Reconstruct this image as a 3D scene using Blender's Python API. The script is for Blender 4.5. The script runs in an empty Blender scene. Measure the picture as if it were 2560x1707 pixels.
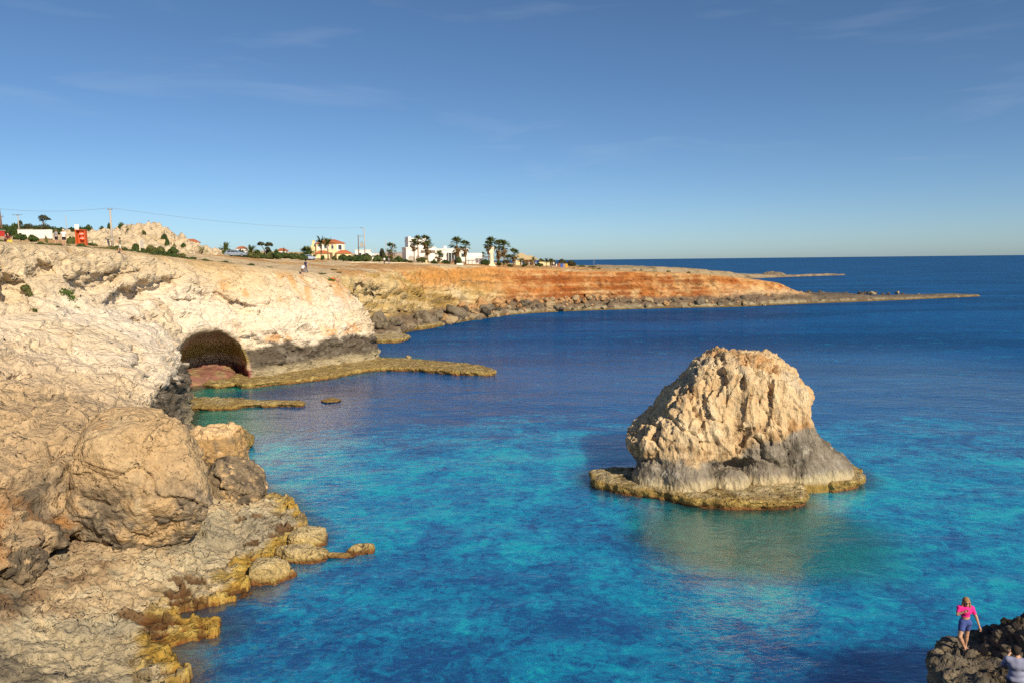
import bpy, bmesh, math, random
import numpy as np
from mathutils import Vector, Matrix

# ------------------------------------------------------------------ camera, world, sun, exposure
scene = bpy.context.scene
COL = scene.collection
CAM_Z, PITCH, ROLL, FPX = 14.0, math.radians(6.25), math.radians(0.61), 1850.0   # focal length in pixels of a 2560 wide frame
H_ = np.array([1.0, 0.0, 0.0]); F_ = np.array([0.0, math.cos(PITCH), -math.sin(PITCH)]); U_ = np.cross(H_, F_)
CR = H_ * math.cos(ROLL) - U_ * math.sin(ROLL)
CU = U_ * math.cos(ROLL) + H_ * math.sin(ROLL)
cam_d = bpy.data.cameras.new('camera'); cam = bpy.data.objects.new('camera', cam_d); COL.objects.link(cam)
cam_d.sensor_width = 36.0; cam_d.lens = FPX / 2560.0 * 36.0; cam_d.clip_start = 0.1; cam_d.clip_end = 60000.0
m = Matrix(((CR[0], CU[0], -F_[0], 0), (CR[1], CU[1], -F_[1], 0), (CR[2], CU[2], -F_[2], CAM_Z), (0, 0, 0, 1)))
cam.matrix_world = m
scene.camera = cam

SUN_EL, SUN_AZ = math.radians(33.0), math.radians(146.0)      # azimuth measured from +Y clockwise (towards +X)
to_sun = Vector((math.cos(SUN_EL) * math.sin(SUN_AZ), math.cos(SUN_EL) * math.cos(SUN_AZ), math.sin(SUN_EL)))
world = bpy.data.worlds.new('World'); scene.world = world; world.use_nodes = True
wn, wl = world.node_tree.nodes, world.node_tree.links
wn.clear()
w_out = wn.new('ShaderNodeOutputWorld'); w_bg = wn.new('ShaderNodeBackground'); w_sky = wn.new('ShaderNodeTexSky')
w_sky.sky_type = 'NISHITA'; w_sky.sun_disc = False; w_sky.sun_elevation = SUN_EL; w_sky.sun_rotation = SUN_AZ
w_sky.altitude = 50.0; w_sky.air_density = 0.62; w_sky.dust_density = 0.55; w_sky.ozone_density = 4.0
w_bg.inputs['Strength'].default_value = 0.098
# thin cirrus streaks, mixed into the sky itself
w_tc = wn.new('ShaderNodeTexCoord'); w_map = wn.new('ShaderNodeMapping'); w_map.inputs['Scale'].default_value = (2.2, 2.2, 13.0); w_map.inputs['Location'].default_value = (0.55, 0.2, 0.9)
w_n1 = wn.new('ShaderNodeTexNoise'); w_n1.inputs['Scale'].default_value = 1.6; w_n1.inputs['Detail'].default_value = 7; w_n1.inputs['Roughness'].default_value = 0.55
w_n1.inputs['Distortion'].default_value = 0.4
w_rmp = wn.new('ShaderNodeValToRGB'); w_rmp.color_ramp.elements[0].position = 0.56; w_rmp.color_ramp.elements[1].position = 0.95
w_mul = wn.new('ShaderNodeMath'); w_mul.operation = 'MULTIPLY'; w_mul.inputs[1].default_value = 0.20
w_mix = wn.new('ShaderNodeMixRGB'); w_mix.inputs['Color2'].default_value = (6.4, 6.9, 7.4, 1)
wl.new(w_tc.outputs['Generated'], w_map.inputs['Vector']); wl.new(w_map.outputs['Vector'], w_n1.inputs['Vector'])
wl.new(w_n1.outputs['Fac'], w_rmp.inputs['Fac']); wl.new(w_rmp.outputs['Color'], w_mul.inputs[0]); wl.new(w_mul.outputs[0], w_mix.inputs['Fac'])
w_hsv = wn.new('ShaderNodeHueSaturation'); w_hsv.inputs["Saturation"].default_value = 1.06; wl.new(w_sky.outputs['Color'], w_hsv.inputs['Color']); w_tint = wn.new('ShaderNodeMixRGB'); w_tint.blend_type = 'MULTIPLY'; w_tint.inputs['Fac'].default_value = 1.0; w_tint.inputs['Color2'].default_value = (0.95, 0.985, 0.94, 1); wl.new(w_hsv.outputs['Color'], w_tint.inputs['Color1']); wl.new(w_tint.outputs['Color'], w_mix.inputs['Color1']); wl.new(w_mix.outputs['Color'], w_bg.inputs['Color']); wl.new(w_bg.outputs['Background'], w_out.inputs['Surface'])

sun_d = bpy.data.lights.new('sun', 'SUN'); sun = bpy.data.objects.new('sun', sun_d); COL.objects.link(sun)
sun_d.energy = 5.0; sun_d.angle = math.radians(0.53); sun_d.color = (1.0, 0.84, 0.62)
sun.rotation_euler = to_sun.to_track_quat('Z', 'Y').to_euler(); sun.location = to_sun * 100

vs = scene.view_settings
vs.view_transform = 'Standard'; vs.look = 'None'; vs.exposure = 0.22; vs.gamma = 1.0; vs.use_curve_mapping = False
scene.cycles.use_denoising = False
scene.cycles.max_bounces = 8; scene.cycles.diffuse_bounces = 6; scene.cycles.glossy_bounces = 3
scene.cycles.sample_clamp_indirect = 6.0
rng = np.random.default_rng(11); random.seed(11)

# ------------------------------------------------------------------ pixel helpers (source pixels of the 2560 x 1707 frame -> places in the world)
def ray(px, py):
    d = F_ + CR * ((px - 1280.0) / FPX) + CU * ((853.5 - py) / FPX)
    return d
def at_z(px, py, z=0.0):
    d = ray(px, py); t = (z - CAM_Z) / d[2]
    return d * t + np.array([0, 0, CAM_Z])
def at_y(px, py, y):
    d = ray(px, py); t = y / d[1]
    return d * t + np.array([0, 0, CAM_Z])

# ------------------------------------------------------------------ noise in numpy
def _h(ix, iy, iz, seed):
    h = (ix.astype(np.uint32) * np.uint32(374761393)) ^ (iy.astype(np.uint32) * np.uint32(668265263)) ^ (iz.astype(np.uint32) * np.uint32(2246822519)) ^ np.uint32((seed * 3266489917) & 0xffffffff)
    h ^= h >> np.uint32(15); h *= np.uint32(2246822519); h ^= h >> np.uint32(13); h *= np.uint32(3266489917); h ^= h >> np.uint32(16)
    return h
def _hf(ix, iy, iz, seed):
    return _h(ix, iy, iz, seed).astype(np.float32) * np.float32(1 / 4294967295.0)
def vnoise(p, seed=0):
    p = np.asarray(p, np.float32); fl = np.floor(p); i = fl.astype(np.int64) + 100000; f = p - fl
    u = f * f * f * (f * (f * 6 - 15) + 10)
    x, y, z = i[:, 0], i[:, 1], i[:, 2]; ux, uy, uz = u[:, 0], u[:, 1], u[:, 2]
    def L(a, b, t): return a + (b - a) * t
    c = [_hf(x + a, y + b, z + d, seed) for d in (0, 1) for b in (0, 1) for a in (0, 1)]
    v = L(L(L(c[0], c[1], ux), L(c[2], c[3], ux), uy), L(L(c[4], c[5], ux), L(c[6], c[7], ux), uy), uz)
    return v * 2 - 1
_ROT = np.array([[0.36, 0.48, -0.8], [-0.8, 0.6, 0.0], [0.48, 0.64, 0.6]], np.float32)
def fbm(p, octaves=4, gain=0.5, seed=0, ridged=False):
    q = np.asarray(p, np.float32); s = np.zeros(len(q), np.float32); a = 1.0; t = 0.0
    for o in range(octaves):
        n = vnoise(q, seed + o)
        s += a * ((1 - 2 * np.abs(n)) if ridged else n); t += a; a *= gain
        q = (q @ _ROT) * 2.03 + 7.3
    return s / t
def worley(p, seed=0):
    p = np.asarray(p, np.float32); fl = np.floor(p); i = fl.astype(np.int64) + 100000; f = p - fl
    n = len(p); F1 = np.full(n, 9, np.float32); F2 = np.full(n, 9, np.float32); cid = np.zeros(n, np.float32)
    for dx in (-1, 0, 1):
        for dy in (-1, 0, 1):
            for dz in (-1, 0, 1):
                a, b, c = i[:, 0] + dx, i[:, 1] + dy, i[:, 2] + dz
                h = _h(a, b, c, seed)
                jx = (h & np.uint32(1023)).astype(np.float32) / 1023; jy = ((h >> np.uint32(10)) & np.uint32(1023)).astype(np.float32) / 1023
                jz = ((h >> np.uint32(20)) & np.uint32(1023)).astype(np.float32) / 1023
                d = (dx + jx - f[:, 0]) ** 2 + (dy + jy - f[:, 1]) ** 2 + (dz + jz - f[:, 2]) ** 2
                m1 = d < F1
                F2 = np.where(m1, F1, np.minimum(F2, d)); F1 = np.where(m1, d, F1); cid = np.where(m1, jx, cid)
    return np.sqrt(F1), np.sqrt(F2), cid
def facets(p, seed=0):
    """broken-rock relief: every Voronoi cell is its own tilted plane. Returns height (about -0.5..0.5) and distance to the joint"""
    p = np.asarray(p, np.float32); fl = np.floor(p); i = fl.astype(np.int64) + 100000; f = p - fl
    n = len(p); F1 = np.full(n, 9, np.float32); F2 = np.full(n, 9, np.float32); hs = np.zeros(n, np.uint32); D = np.zeros((n, 3), np.float32)
    for dx in (-1, 0, 1):
        for dy in (-1, 0, 1):
            for dz in (-1, 0, 1):
                h = _h(i[:, 0] + dx, i[:, 1] + dy, i[:, 2] + dz, seed)
                e = np.stack([dx + (h & np.uint32(1023)).astype(np.float32) / 1023 - f[:, 0], dy + ((h >> np.uint32(10)) & np.uint32(1023)).astype(np.float32) / 1023 - f[:, 1],
                              dz + ((h >> np.uint32(20)) & np.uint32(1023)).astype(np.float32) / 1023 - f[:, 2]], 1)
                d = (e * e).sum(1); m1 = d < F1
                F2 = np.where(m1, F1, np.minimum(F2, d)); F1 = np.where(m1, d, F1); hs = np.where(m1, h, hs); D[m1] = e[m1]
    g = hs * np.uint32(2654435761); g ^= g >> np.uint32(15)
    v = np.stack([(g & np.uint32(1023)), (g >> np.uint32(10)) & np.uint32(1023), (g >> np.uint32(20)) & np.uint32(1023)], 1).astype(np.float32) / 1023 - 0.5
    off = ((g >> np.uint32(5)) & np.uint32(1023)).astype(np.float32) / 1023 - 0.5
    return (v * D).sum(1) * 1.6 + off * 0.5, np.sqrt(F2) - np.sqrt(F1)
def sstep(a, b, x):
    t = np.clip((x - a) / (b - a), 0, 1); return t * t * (3 - 2 * t)
def lerp(a, b, t):
    return a + (b - a) * t
def smax(a, b, k):
    h = np.clip(0.5 + 0.5 * (a - b) / k, 0, 1); return b + (a - b) * h + k * h * (1 - h)
def smin(a, b, k):
    return -smax(-a, -b, k)

# ------------------------------------------------------------------ meshes from numpy
def np_mesh(name, v, quads, smooth=True):
    me = bpy.data.meshes.new(name)
    v = np.ascontiguousarray(v, np.float32); quads = np.ascontiguousarray(quads, np.int32); k = quads.shape[1]
    me.vertices.add(len(v)); me.vertices.foreach_set('co', v.ravel())
    me.loops.add(quads.size); me.loops.foreach_set('vertex_index', quads.ravel())
    me.polygons.add(len(quads)); me.polygons.foreach_set('loop_start', np.arange(0, quads.size, k, dtype=np.int32))
    me.polygons.foreach_set('loop_total', np.full(len(quads), k, np.int32))
    me.polygons.foreach_set('use_smooth', np.full(len(quads), smooth))
    me.update(calc_edges=True)
    return me
def set_col(me, rgb, name='Col'):
    a = me.attributes.new(name, 'FLOAT_COLOR', 'POINT')
    c = np.ones((len(me.vertices), 4), np.float32); c[:, :3] = rgb
    a.data.foreach_set('color', c.ravel())
def vnormals(v, q):
    n = np.zeros_like(v); a = v[q[:, 2]] - v[q[:, 0]]; b = v[q[:, 3]] - v[q[:, 1]]; fn = np.cross(a, b)
    for k in range(4):
        for c in range(3): n[:, c] += np.bincount(q[:, k], fn[:, c], len(v)).astype(v.dtype)
    return n / (np.linalg.norm(n, axis=1, keepdims=True) + 1e-9)
def surface_nets(f, x0, h):
    f = f.astype(np.float32); s = f < 0; nx, ny, nz = f.shape
    cnt = np.zeros((nx - 1, ny - 1, nz - 1), np.int8)
    for a in (0, 1):
        for b in (0, 1):
            for c in (0, 1): cnt += s[a:nx - 1 + a, b:ny - 1 + b, c:nz - 1 + c]
    act = (cnt > 0) & (cnt < 8); I = np.argwhere(act); ids = np.full(act.shape, -1, np.int64); ids[act] = np.arange(len(I))
    cor = {(a, b, c): f[I[:, 0] + a, I[:, 1] + b, I[:, 2] + c] for a in (0, 1) for b in (0, 1) for c in (0, 1)}
    P = np.zeros((len(I), 3)); W = np.zeros(len(I))
    for A in cor:
        for ax in range(3):
            if A[ax] == 1: continue
            B = list(A); B[ax] = 1; B = tuple(B); fa, fb = cor[A], cor[B]; m_ = (fa < 0) != (fb < 0)
            t = np.where(m_, fa / np.where(m_, fa - fb, 1), 0)
            q = np.tile(np.array(A, float), (len(I), 1)); q[:, ax] += t
            P += q * m_[:, None]; W += m_
    P = (I + P / W[:, None]) * h + np.array(x0)
    Q = []
    for ax in range(3):
        o1, o2 = [(1, 2), (2, 0), (0, 1)][ax]
        sl = [slice(None)] * 3; sl2 = [slice(None)] * 3; sl[ax] = slice(0, -1); sl2[ax] = slice(1, None)
        E = np.argwhere(s[tuple(sl)] != s[tuple(sl2)]); d = np.array(f.shape) - 1
        ok = (E[:, o1] > 0) & (E[:, o2] > 0) & (E[:, o1] < d[o1]) & (E[:, o2] < d[o2]); E = E[ok]
        ins = s[E[:, 0], E[:, 1], E[:, 2]]
        def g(a, b):
            e = E.copy(); e[:, o1] -= a; e[:, o2] -= b; return ids[e[:, 0], e[:, 1], e[:, 2]]
        q = np.stack([g(1, 1), g(0, 1), g(0, 0), g(1, 0)], 1)
        q[~ins] = q[~ins][:, ::-1]; Q.append(q)
    return P, np.concatenate(Q)
def catmull(pts, n=6, closed=True):
    """smooth curve through the points; tangents limited so that long edges do not swing out"""
    P = np.array(pts, float); out = []; N = len(P)
    def tan(i):
        if not closed and (i == 0 or i == N - 1): return P[min(i + 1, N - 1)] - P[max(i - 1, 0)]
        t = (P[(i + 1) % N] - P[i - 1]) / 2; L = np.linalg.norm(t) + 1e-9
        return t * min(1.0, min(np.linalg.norm(P[(i + 1) % N] - P[i]), np.linalg.norm(P[i] - P[i - 1])) / L)
    for i in range(N if closed else N - 1):
        p1, p2, m1, m2 = P[i], P[(i + 1) % N], tan(i), tan((i + 1) % N)
        for k in range(n):
            t = k / n; t2, t3 = t * t, t ** 3
            out.append((2 * t3 - 3 * t2 + 1) * p1 + (t3 - 2 * t2 + t) * m1 + (-2 * t3 + 3 * t2) * p2 + (t3 - t2) * m2)
    if not closed: out.append(P[-1])
    return np.array(out)
def poly_sdf(X, Y, poly):
    """signed distance, negative inside; X, Y of any equal shape"""
    P = np.stack([X.ravel(), Y.ravel()], 1).astype(np.float32); d2 = np.full(len(P), 1e18, np.float32); ins = np.zeros(len(P), bool)
    A = np.array(poly, np.float32); B = np.roll(A, -1, 0)
    for a, b in zip(A, B):
        e = b - a; w = P - a; L = float(e @ e) + 1e-9
        t = np.clip((w @ e) / L, 0, 1); r = w - t[:, None] * e; d2 = np.minimum(d2, (r * r).sum(1))
        c = (a[1] > P[:, 1]) != (b[1] > P[:, 1])
        if abs(e[1]) > 1e-9: ins ^= c & (P[:, 0] < (e[0] * (P[:, 1] - a[1]) / e[1] + a[0]))
    d = np.sqrt(d2); d[ins] *= -1
    return d.reshape(X.shape)
def seg_dist(P, a, b):
    e = b - a; t = np.clip(((P - a) @ e) / (e @ e), 0, 1)
    return np.linalg.norm(P - a - t[..., None] * e, axis=-1), t

# ------------------------------------------------------------------ objects
def link(name, me, mats=(), parent=None, label=None, cat=None, group=None, kind=None, loc=None):
    o = bpy.data.objects.new(name, me); COL.objects.link(o)
    if me is not None:
        for m_ in (mats if isinstance(mats, (list, tuple)) else [mats]):
            if m_ is not None and len(me.materials) < 8 and m_.name not in me.materials: me.materials.append(m_)
    if parent is not None: o.parent = parent
    if label: o['label'] = label
    if cat: o['category'] = cat
    if group: o['group'] = group
    if kind: o['kind'] = kind
    if loc is not None: o.location = loc
    return o
def thing(name, label, cat, loc=(0, 0, 0), rz=0.0, group=None, scale=1.0):
    o = link(name, None, (), None, label, cat, group, None, loc); o.rotation_euler = (0, 0, rz); o.scale = (scale,) * 3
    return o
def copy_tree(o, parent=None):
    c = o.copy(); COL.objects.link(c); c.parent = parent
    for ch in list(o.children): copy_tree(ch, c)
    return c

# ------------------------------------------------------------------ materials
def new_mat(name):
    m_ = bpy.data.materials.new(name); m_.use_nodes = True; nt = m_.node_tree
    return m_, nt.nodes, nt.links, nt.nodes['Principled BSDF']
def plain(name, rgb, rough=0.7, var=0.12, scale=6.0, metal=0.0, bump=0.0):
    m_, n, l, b = new_mat(name)
    tc = n.new('ShaderNodeTexCoord'); no = n.new('ShaderNodeTexNoise'); no.inputs['Scale'].default_value = scale; no.inputs['Detail'].default_value = 5
    l.new(tc.outputs['Object'], no.inputs['Vector'])
    mx = n.new('ShaderNodeMixRGB'); mx.inputs['Color1'].default_value = (*[c * (1 - var) for c in rgb], 1); mx.inputs['Color2'].default_value = (*[min(1, c * (1 + var)) for c in rgb], 1)
    l.new(no.outputs['Fac'], mx.inputs['Fac']); l.new(mx.outputs['Color'], b.inputs['Base Color'])
    b.inputs['Roughness'].default_value = rough; b.inputs['Metallic'].default_value = metal
    if bump:
        bp = n.new('ShaderNodeBump'); bp.inputs['Strength'].default_value = bump; l.new(no.outputs['Fac'], bp.inputs['Height']); l.new(bp.outputs['Normal'], b.inputs['Normal'])
    return m_
def rock_mat(name, fine=3.0, bump_d=0.12, rough=0.92, stretch=(1, 1, 1), contrast=0.28, spec=0.15, speck=0.35, pits=0.0):
    """colour from the mesh's own stain colours, broken up by grain and specks; relief from ridged and smooth noise"""
    m_, n, l, b = new_mat(name)
    at = n.new('ShaderNodeAttribute'); at.attribute_name = 'Col'
    ge = n.new('ShaderNodeNewGeometry'); mp = n.new('ShaderNodeMapping'); mp.inputs['Scale'].default_value = stretch
    l.new(ge.outputs['Position'], mp.inputs['Vector'])
    def noise(scale, detail, rough_, dist=0.0, typ='FBM'):
        t = n.new('ShaderNodeTexNoise'); t.noise_type = typ; t.inputs['Scale'].default_value = scale; t.inputs['Detail'].default_value = detail; t.inputs['Roughness'].default_value = rough_
        t.inputs['Distortion'].default_value = dist; l.new(mp.outputs['Vector'], t.inputs['Vector']); return t.outputs['Fac']
    def math_(op, a, b_=None, c_=None):
        q = n.new('ShaderNodeMath'); q.operation = op
        for k, v in enumerate((a, b_, c_)):
            if v is None: continue
            if isinstance(v, (int, float)): q.inputs[k].default_value = v
            else: l.new(v, q.inputs[k])
        return q.outputs[0]
    def rng_(v, a, b_, c_, d_):
        r = n.new('ShaderNodeMapRange')
        for k, q in (('From Min', a), ('From Max', b_), ('To Min', c_), ('To Max', d_)): r.inputs[k].default_value = q
        l.new(v, r.inputs['Value']); return r.outputs['Result']
    n1 = noise(fine, 7, 0.62); n2 = noise(fine * 0.28, 6, 0.6, 0.8); rg = noise(fine * 0.5, 6, 0.6, 0.5, 'RIDGED_MULTIFRACTAL'); sp = noise(fine * 2.6, 4, 0.7)
    tone = math_('ADD', math_('MULTIPLY', n1, 0.55), math_('MULTIPLY', n2, 0.45))
    val = rng_(tone, 0.3, 0.7, 1 - contrast, 1 + contrast)
    val = math_('MULTIPLY', val, rng_(sp, 0.56, 0.72, 1.0, 1.0 - speck)); val = math_('MULTIPLY', val, rng_(sp, 0.44, 0.30, 1.0, 1.0 + 0.7 * speck))
    mul = n.new('ShaderNodeMixRGB'); mul.blend_type = 'MULTIPLY'; mul.inputs['Fac'].default_value = 1.0
    l.new(at.outputs['Color'], mul.inputs['Color1']); l.new(val, mul.inputs['Color2']); l.new(mul.outputs['Color'], b.inputs['Base Color'])
    hgt = math_('ADD', math_('MULTIPLY', n1, 0.75), math_('ADD', n2, math_('MULTIPLY', rg, -0.22)))
    if pits > 0:
        wv = n.new('ShaderNodeMixRGB'); wv.blend_type = 'ADD'; wv.inputs['Fac'].default_value = 0.35; nc = n.new('ShaderNodeTexNoise'); nc.inputs['Scale'].default_value = fine; l.new(mp.outputs['Vector'], nc.inputs['Vector'])
        l.new(mp.outputs['Vector'], wv.inputs['Color1']); l.new(nc.outputs['Color'], wv.inputs['Color2'])
        for sc, am in ((fine * 0.75, 0.55), (fine * 2.0, 0.30)):
            vo = n.new('ShaderNodeTexVoronoi'); vo.inputs['Scale'].default_value = sc; l.new(wv.outputs['Color'], vo.inputs['Vector'])
            hole = rng_(vo.outputs['Distance'], 0.12, 0.34, -am * pits, 0.0); hole = math_('MULTIPLY', hole, rng_(n2, 0.42, 0.56, 0.0, 1.0)); hgt = math_('ADD', hgt, hole)
    bp = n.new('ShaderNodeBump'); bp.inputs['Strength'].default_value = 1.0; bp.inputs['Distance'].default_value = bump_d
    l.new(hgt, bp.inputs['Height']); l.new(bp.outputs['Normal'], b.inputs['Normal'])
    b.inputs['Roughness'].default_value = rough; b.inputs['Specular IOR Level'].default_value = spec
    return m_
# ------------------------------------------------------------------ the lie of the land (height of the plateau)
_ctl = np.array([(-43, 60, 16.0), (-60, 60, 16.4), (-42, 77, 15.6), (-39, 90, 14.4), (-35, 97, 13.8), (-29, 104, 12.7), (-25.5, 110, 12.2), (-33, 130, 12.2), (-31, 140, 12.2),
    (-16, 181, 12.5), (-5, 199, 12.4), (24, 214, 10.7), (60, 220, 9.0), (78, 236, 6.6), (86, 238, 5.0), (-47, 106, 14.4), (-53, 92, 16.5), (-61, 160, 15.5), (-74, 180, 15.6), (-62, 185, 14.9), (-112, 158, 19.4), (-56, 230, 15.0), (-26, 250, 13.7),
    (-10, 216, 12.3), (20, 250, 11.6), (48, 262, 8.6), (60, 290, 6.5), (-85, 130, 19.0), (-105, 165, 20.5), (-60, 80, 16.4), (-75, 100, 17.6), (-90, 60, 18.0), (-95, 260, 16.5),
    (-60, 400, 17.0), (-10, 400, 12.5), (20, 400, 10.0), (-200, 400, 22.0), (-40, 20, 15.5), (-70, 20, 17.0), (-180, 150, 23.0), (-160, 40, 20)], float)
def _tps(r2): return np.where(r2 > 0, 0.5 * r2 * np.log(np.maximum(r2, 1e-9)), 0)
_K = _tps(((_ctl[:, None, :2] - _ctl[None, :, :2]) ** 2).sum(2)) + np.eye(len(_ctl)) * 30.0
_Pm = np.c_[np.ones(len(_ctl)), _ctl[:, :2]]
_A = np.block([[_K, _Pm], [_Pm.T, np.zeros((3, 3))]]); _W = np.linalg.solve(_A, np.r_[_ctl[:, 2], 0, 0, 0])
def ztop(x, y):
    x = np.asarray(x, float); y = np.asarray(y, float); s = _W[-3] + _W[-2] * x + _W[-1] * y
    for (cx, cy, _), w in zip(_ctl, _W): s = s + w * _tps((x - cx) ** 2 + (y - cy) ** 2)
    return np.clip(s, 1.0, 26.0)

CREAM = np.array([0.74, 0.645, 0.51]); TAN = np.array([0.53, 0.375, 0.205]); BUFF = np.array([0.60, 0.47, 0.29]); ORANGE = np.array([0.52, 0.235, 0.055])
DARK = np.array([0.085, 0.070, 0.052]); GREY = np.array([0.20, 0.175, 0.14]); SALT = np.array([0.44, 0.375, 0.24]); ALGAE = np.array([0.30, 0.205, 0.060]); RUST = np.array([0.17, 0.062, 0.018])
SOIL = np.array([0.50, 0.35, 0.17]); PINK = np.array([0.26, 0.085, 0.085]); OLIVE = np.array([0.16, 0.125, 0.03])
def mixc(c, col, w):
    return c + (col - c) * np.clip(w, 0, 1)[:, None]

M_CLIFF = rock_mat('limestone_cliff', fine=1.5, bump_d=0.48, contrast=0.20, stretch=(1, 1, 1.8), speck=0.30, pits=0.5)
M_NEAR = rock_mat('limestone_near', fine=3.0, bump_d=0.28, contrast=0.30, speck=0.5, pits=0.8)
M_STACK = rock_mat('limestone_stack', fine=2.2, bump_d=0.40, contrast=0.28, stretch=(1.5, 1.5, 0.55), speck=0.45)
M_ALGAE = rock_mat('algae_ledge', fine=3.2, bump_d=0.42, contrast=0.45, rough=0.75, spec=0.3, speck=0.55, pits=0.9)
M_FAR = rock_mat('sandstone_far', fine=0.8, bump_d=0.9, contrast=0.30, stretch=(1, 1, 2.0))
M_BOULDER = rock_mat('boulder_stone', fine=1.6, bump_d=0.5, contrast=0.28)
M_DIRT = rock_mat('dry_ground', fine=0.8, bump_d=0.22, contrast=0.25)

# ------------------------------------------------------------------ the near cliff: contour lines at several heights, lofted into one solid
FARL = [(-150, 128), (-150, 5)]
LEVELS = [
    (-2.0, [(-18.5, 5), (-18.5, 22), (-18.6, 28), (-18.4, 32.5), (-19.5, 38), (-20.5, 46), (-23.5, 54), (-27.5, 62), (-31, 70), (-36.8, 79), (-31.8, 86), (-25, 94.5), (-19.0, 102), (-20, 108), (-30, 118), (-36, 128)]),
    (1.1, [(-20.8, 5), (-21, 22), (-21.4, 28), (-21.2, 32.5), (-21.6, 38), (-22, 46), (-24.5, 54), (-28, 62), (-31.2, 70), (-36.6, 79), (-31.8, 86), (-25.2, 94.8), (-19.4, 102.5), (-20.4, 108), (-31, 118), (-37, 128)]),
    (2.4, [(-19.6, 5), (-19.6, 22), (-19.4, 28.2), (-19.3, 32.5), (-21, 38.5), (-22.6, 46), (-25.8, 54), (-28.7, 62), (-31.4, 70), (-36.2, 79), (-31.5, 86.6), (-25.2, 95), (-19.9, 103), (-20.8, 108), (-32, 118), (-38, 128)]),
    (4.6, [(-20.6, 5), (-20.8, 22), (-20.7, 30), (-20.2, 34.5), (-22.4, 40), (-25.0, 49), (-27.8, 57), (-29.4, 64), (-35.5, 78.2), (-32.4, 85.4), (-27, 92), (-20.3, 103.2), (-21.5, 109), (-33, 119), (-39, 128)]),
    (5.9, [(-22.4, 5), (-22.8, 24), (-22.3, 32.5), (-22.0, 36.5), (-24.8, 43), (-27.4, 50), (-29.4, 58.5), (-30.8, 65), (-35.4, 77.8), (-32.6, 85), (-27.5, 91.4), (-20.8, 103.4), (-22, 109.5), (-34, 119.5), (-40, 128)]),
    (7.2, [(-27, 5), (-27.6, 24), (-28.6, 36), (-31.4, 45), (-33.0, 53), (-33.0, 61), (-34, 69), (-36.2, 78), (-33, 85.6), (-28, 91.2), (-21.4, 103.7), (-22.8, 109.5), (-35, 120), (-41, 128)]),
    (10.0, [(-36, 5), (-38, 34), (-40.6, 57), (-39.6, 64), (-38.4, 72), (-37.8, 80), (-34, 88), (-29, 93.3), (-23.9, 104.4), (-25.4, 110), (-37, 121), (-42, 128)]),
    (12.4, [(-40, 5), (-41, 34), (-42, 58), (-41, 66), (-39.8, 73), (-38.2, 81), (-34.5, 89.3), (-31, 95), (-27.2, 104.4), (-28.6, 110.6), (-38, 122), (-43, 128)]),
    (14.2, [(-42, 5), (-42.6, 34), (-42.8, 60), (-41.6, 68), (-40.4, 76), (-38.6, 84), (-35.6, 91.4), (-32.4, 97), (-29.4, 104), (-31, 111), (-40, 123), (-44, 128)]),
    (16.6, [(-43, 5), (-43.6, 34), (-43.4, 60), (-42.4, 68), (-41.4, 77), (-40, 86), (-37, 93), (-33.4, 99), (-31, 104.4), (-33, 111.5), (-41, 124), (-45, 128)]),
]
LEVELS = [(z, catmull(p + FARL, 5)) for z, p in LEVELS]
CAVE_A, CAVE_B = np.array([-33.3, 80.8, 0.8]), np.array([-36.4, 89.0, 1.0])
def capsule_cave(P):
    d, t = seg_dist(P * np.array([1, 1, 0.76]), CAVE_A * np.array([1, 1, 0.76]), CAVE_B * np.array([1, 1, 0.76]))
    return d - (4.45 - 0.7 * t) + 0.12 * fbm(P.reshape(-1, 3) / 1.8, 3, 0.6, seed=56).reshape(d.shape)
def field(levels, xs, ys, zs, top=None, topk=0.9):
    X, Y = np.meshgrid(xs, ys, indexing='ij')
    D = [poly_sdf(X, Y, p) for _, p in levels]; Z = [z for z, _ in levels]
    f = np.empty((len(xs), len(ys), len(zs)), np.float32); T = top(X, Y).astype(np.float32) if top is not None else None
    for k, z in enumerate(zs):
        j = np.searchsorted(Z, z)
        if j == 0: d = D[0]
        elif j == len(Z): d = D[-1]
        else:
            t = (z - Z[j - 1]) / (Z[j] - Z[j - 1]); d = D[j - 1] * (1 - t) + D[j] * t
        if T is not None: d = smax(d, z - T, topk)
        f[:, :, k] = d
    return f
def grid_pts(xs, ys, zs):
    return np.stack(np.meshgrid(xs, ys, zs, indexing='ij'), -1).astype(np.float32)
def march(f, x0, h, px, py, t0=20.0, t1=170.0):
    d = ray(px, py); d = d / np.linalg.norm(d); t = np.arange(t0, t1, 0.06); P = np.array([0, 0, CAM_Z]) + d * t[:, None]
    I = np.round((P - np.array(x0)) / h).astype(int); ok = ((I >= 0) & (I < np.array(f.shape))).all(1)
    v = np.full(len(t), 9.0); v[ok] = f[I[ok, 0], I[ok, 1], I[ok, 2]]
    k = np.argmax(v < 0)
    return P[k] if v[k] < 0 else None
def carve_box(f, xs, ys, zs, c0, c1, pad):
    lo = np.minimum(c0, c1) - pad; hi = np.maximum(c0, c1) + pad
    sx = slice(*np.searchsorted(xs, (lo[0], hi[0]))); sy = slice(*np.searchsorted(ys, (lo[1], hi[1]))); sz = slice(*np.searchsorted(zs, (lo[2], hi[2])))
    return sx, sy, sz
def carve_line(f, xs, ys, zs, pts, radii, squash=1.0, k=0.3):
    for a, b, ra, rb in zip(pts[:-1], pts[1:], radii[:-1], radii[1:]):
        if a is None or b is None: continue
        s = carve_box(f, xs, ys, zs, a, b, max(ra, rb) + 1.0)
        G = grid_pts(xs[s[0]], ys[s[1]], zs[s[2]])
        if G.size == 0: continue
        S = np.array([1, 1, squash]); d, t = seg_dist(G * S, a * S, b * S)
        f[s] = smax(f[s], -(d - (ra + (rb - ra) * t)), k)
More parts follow.
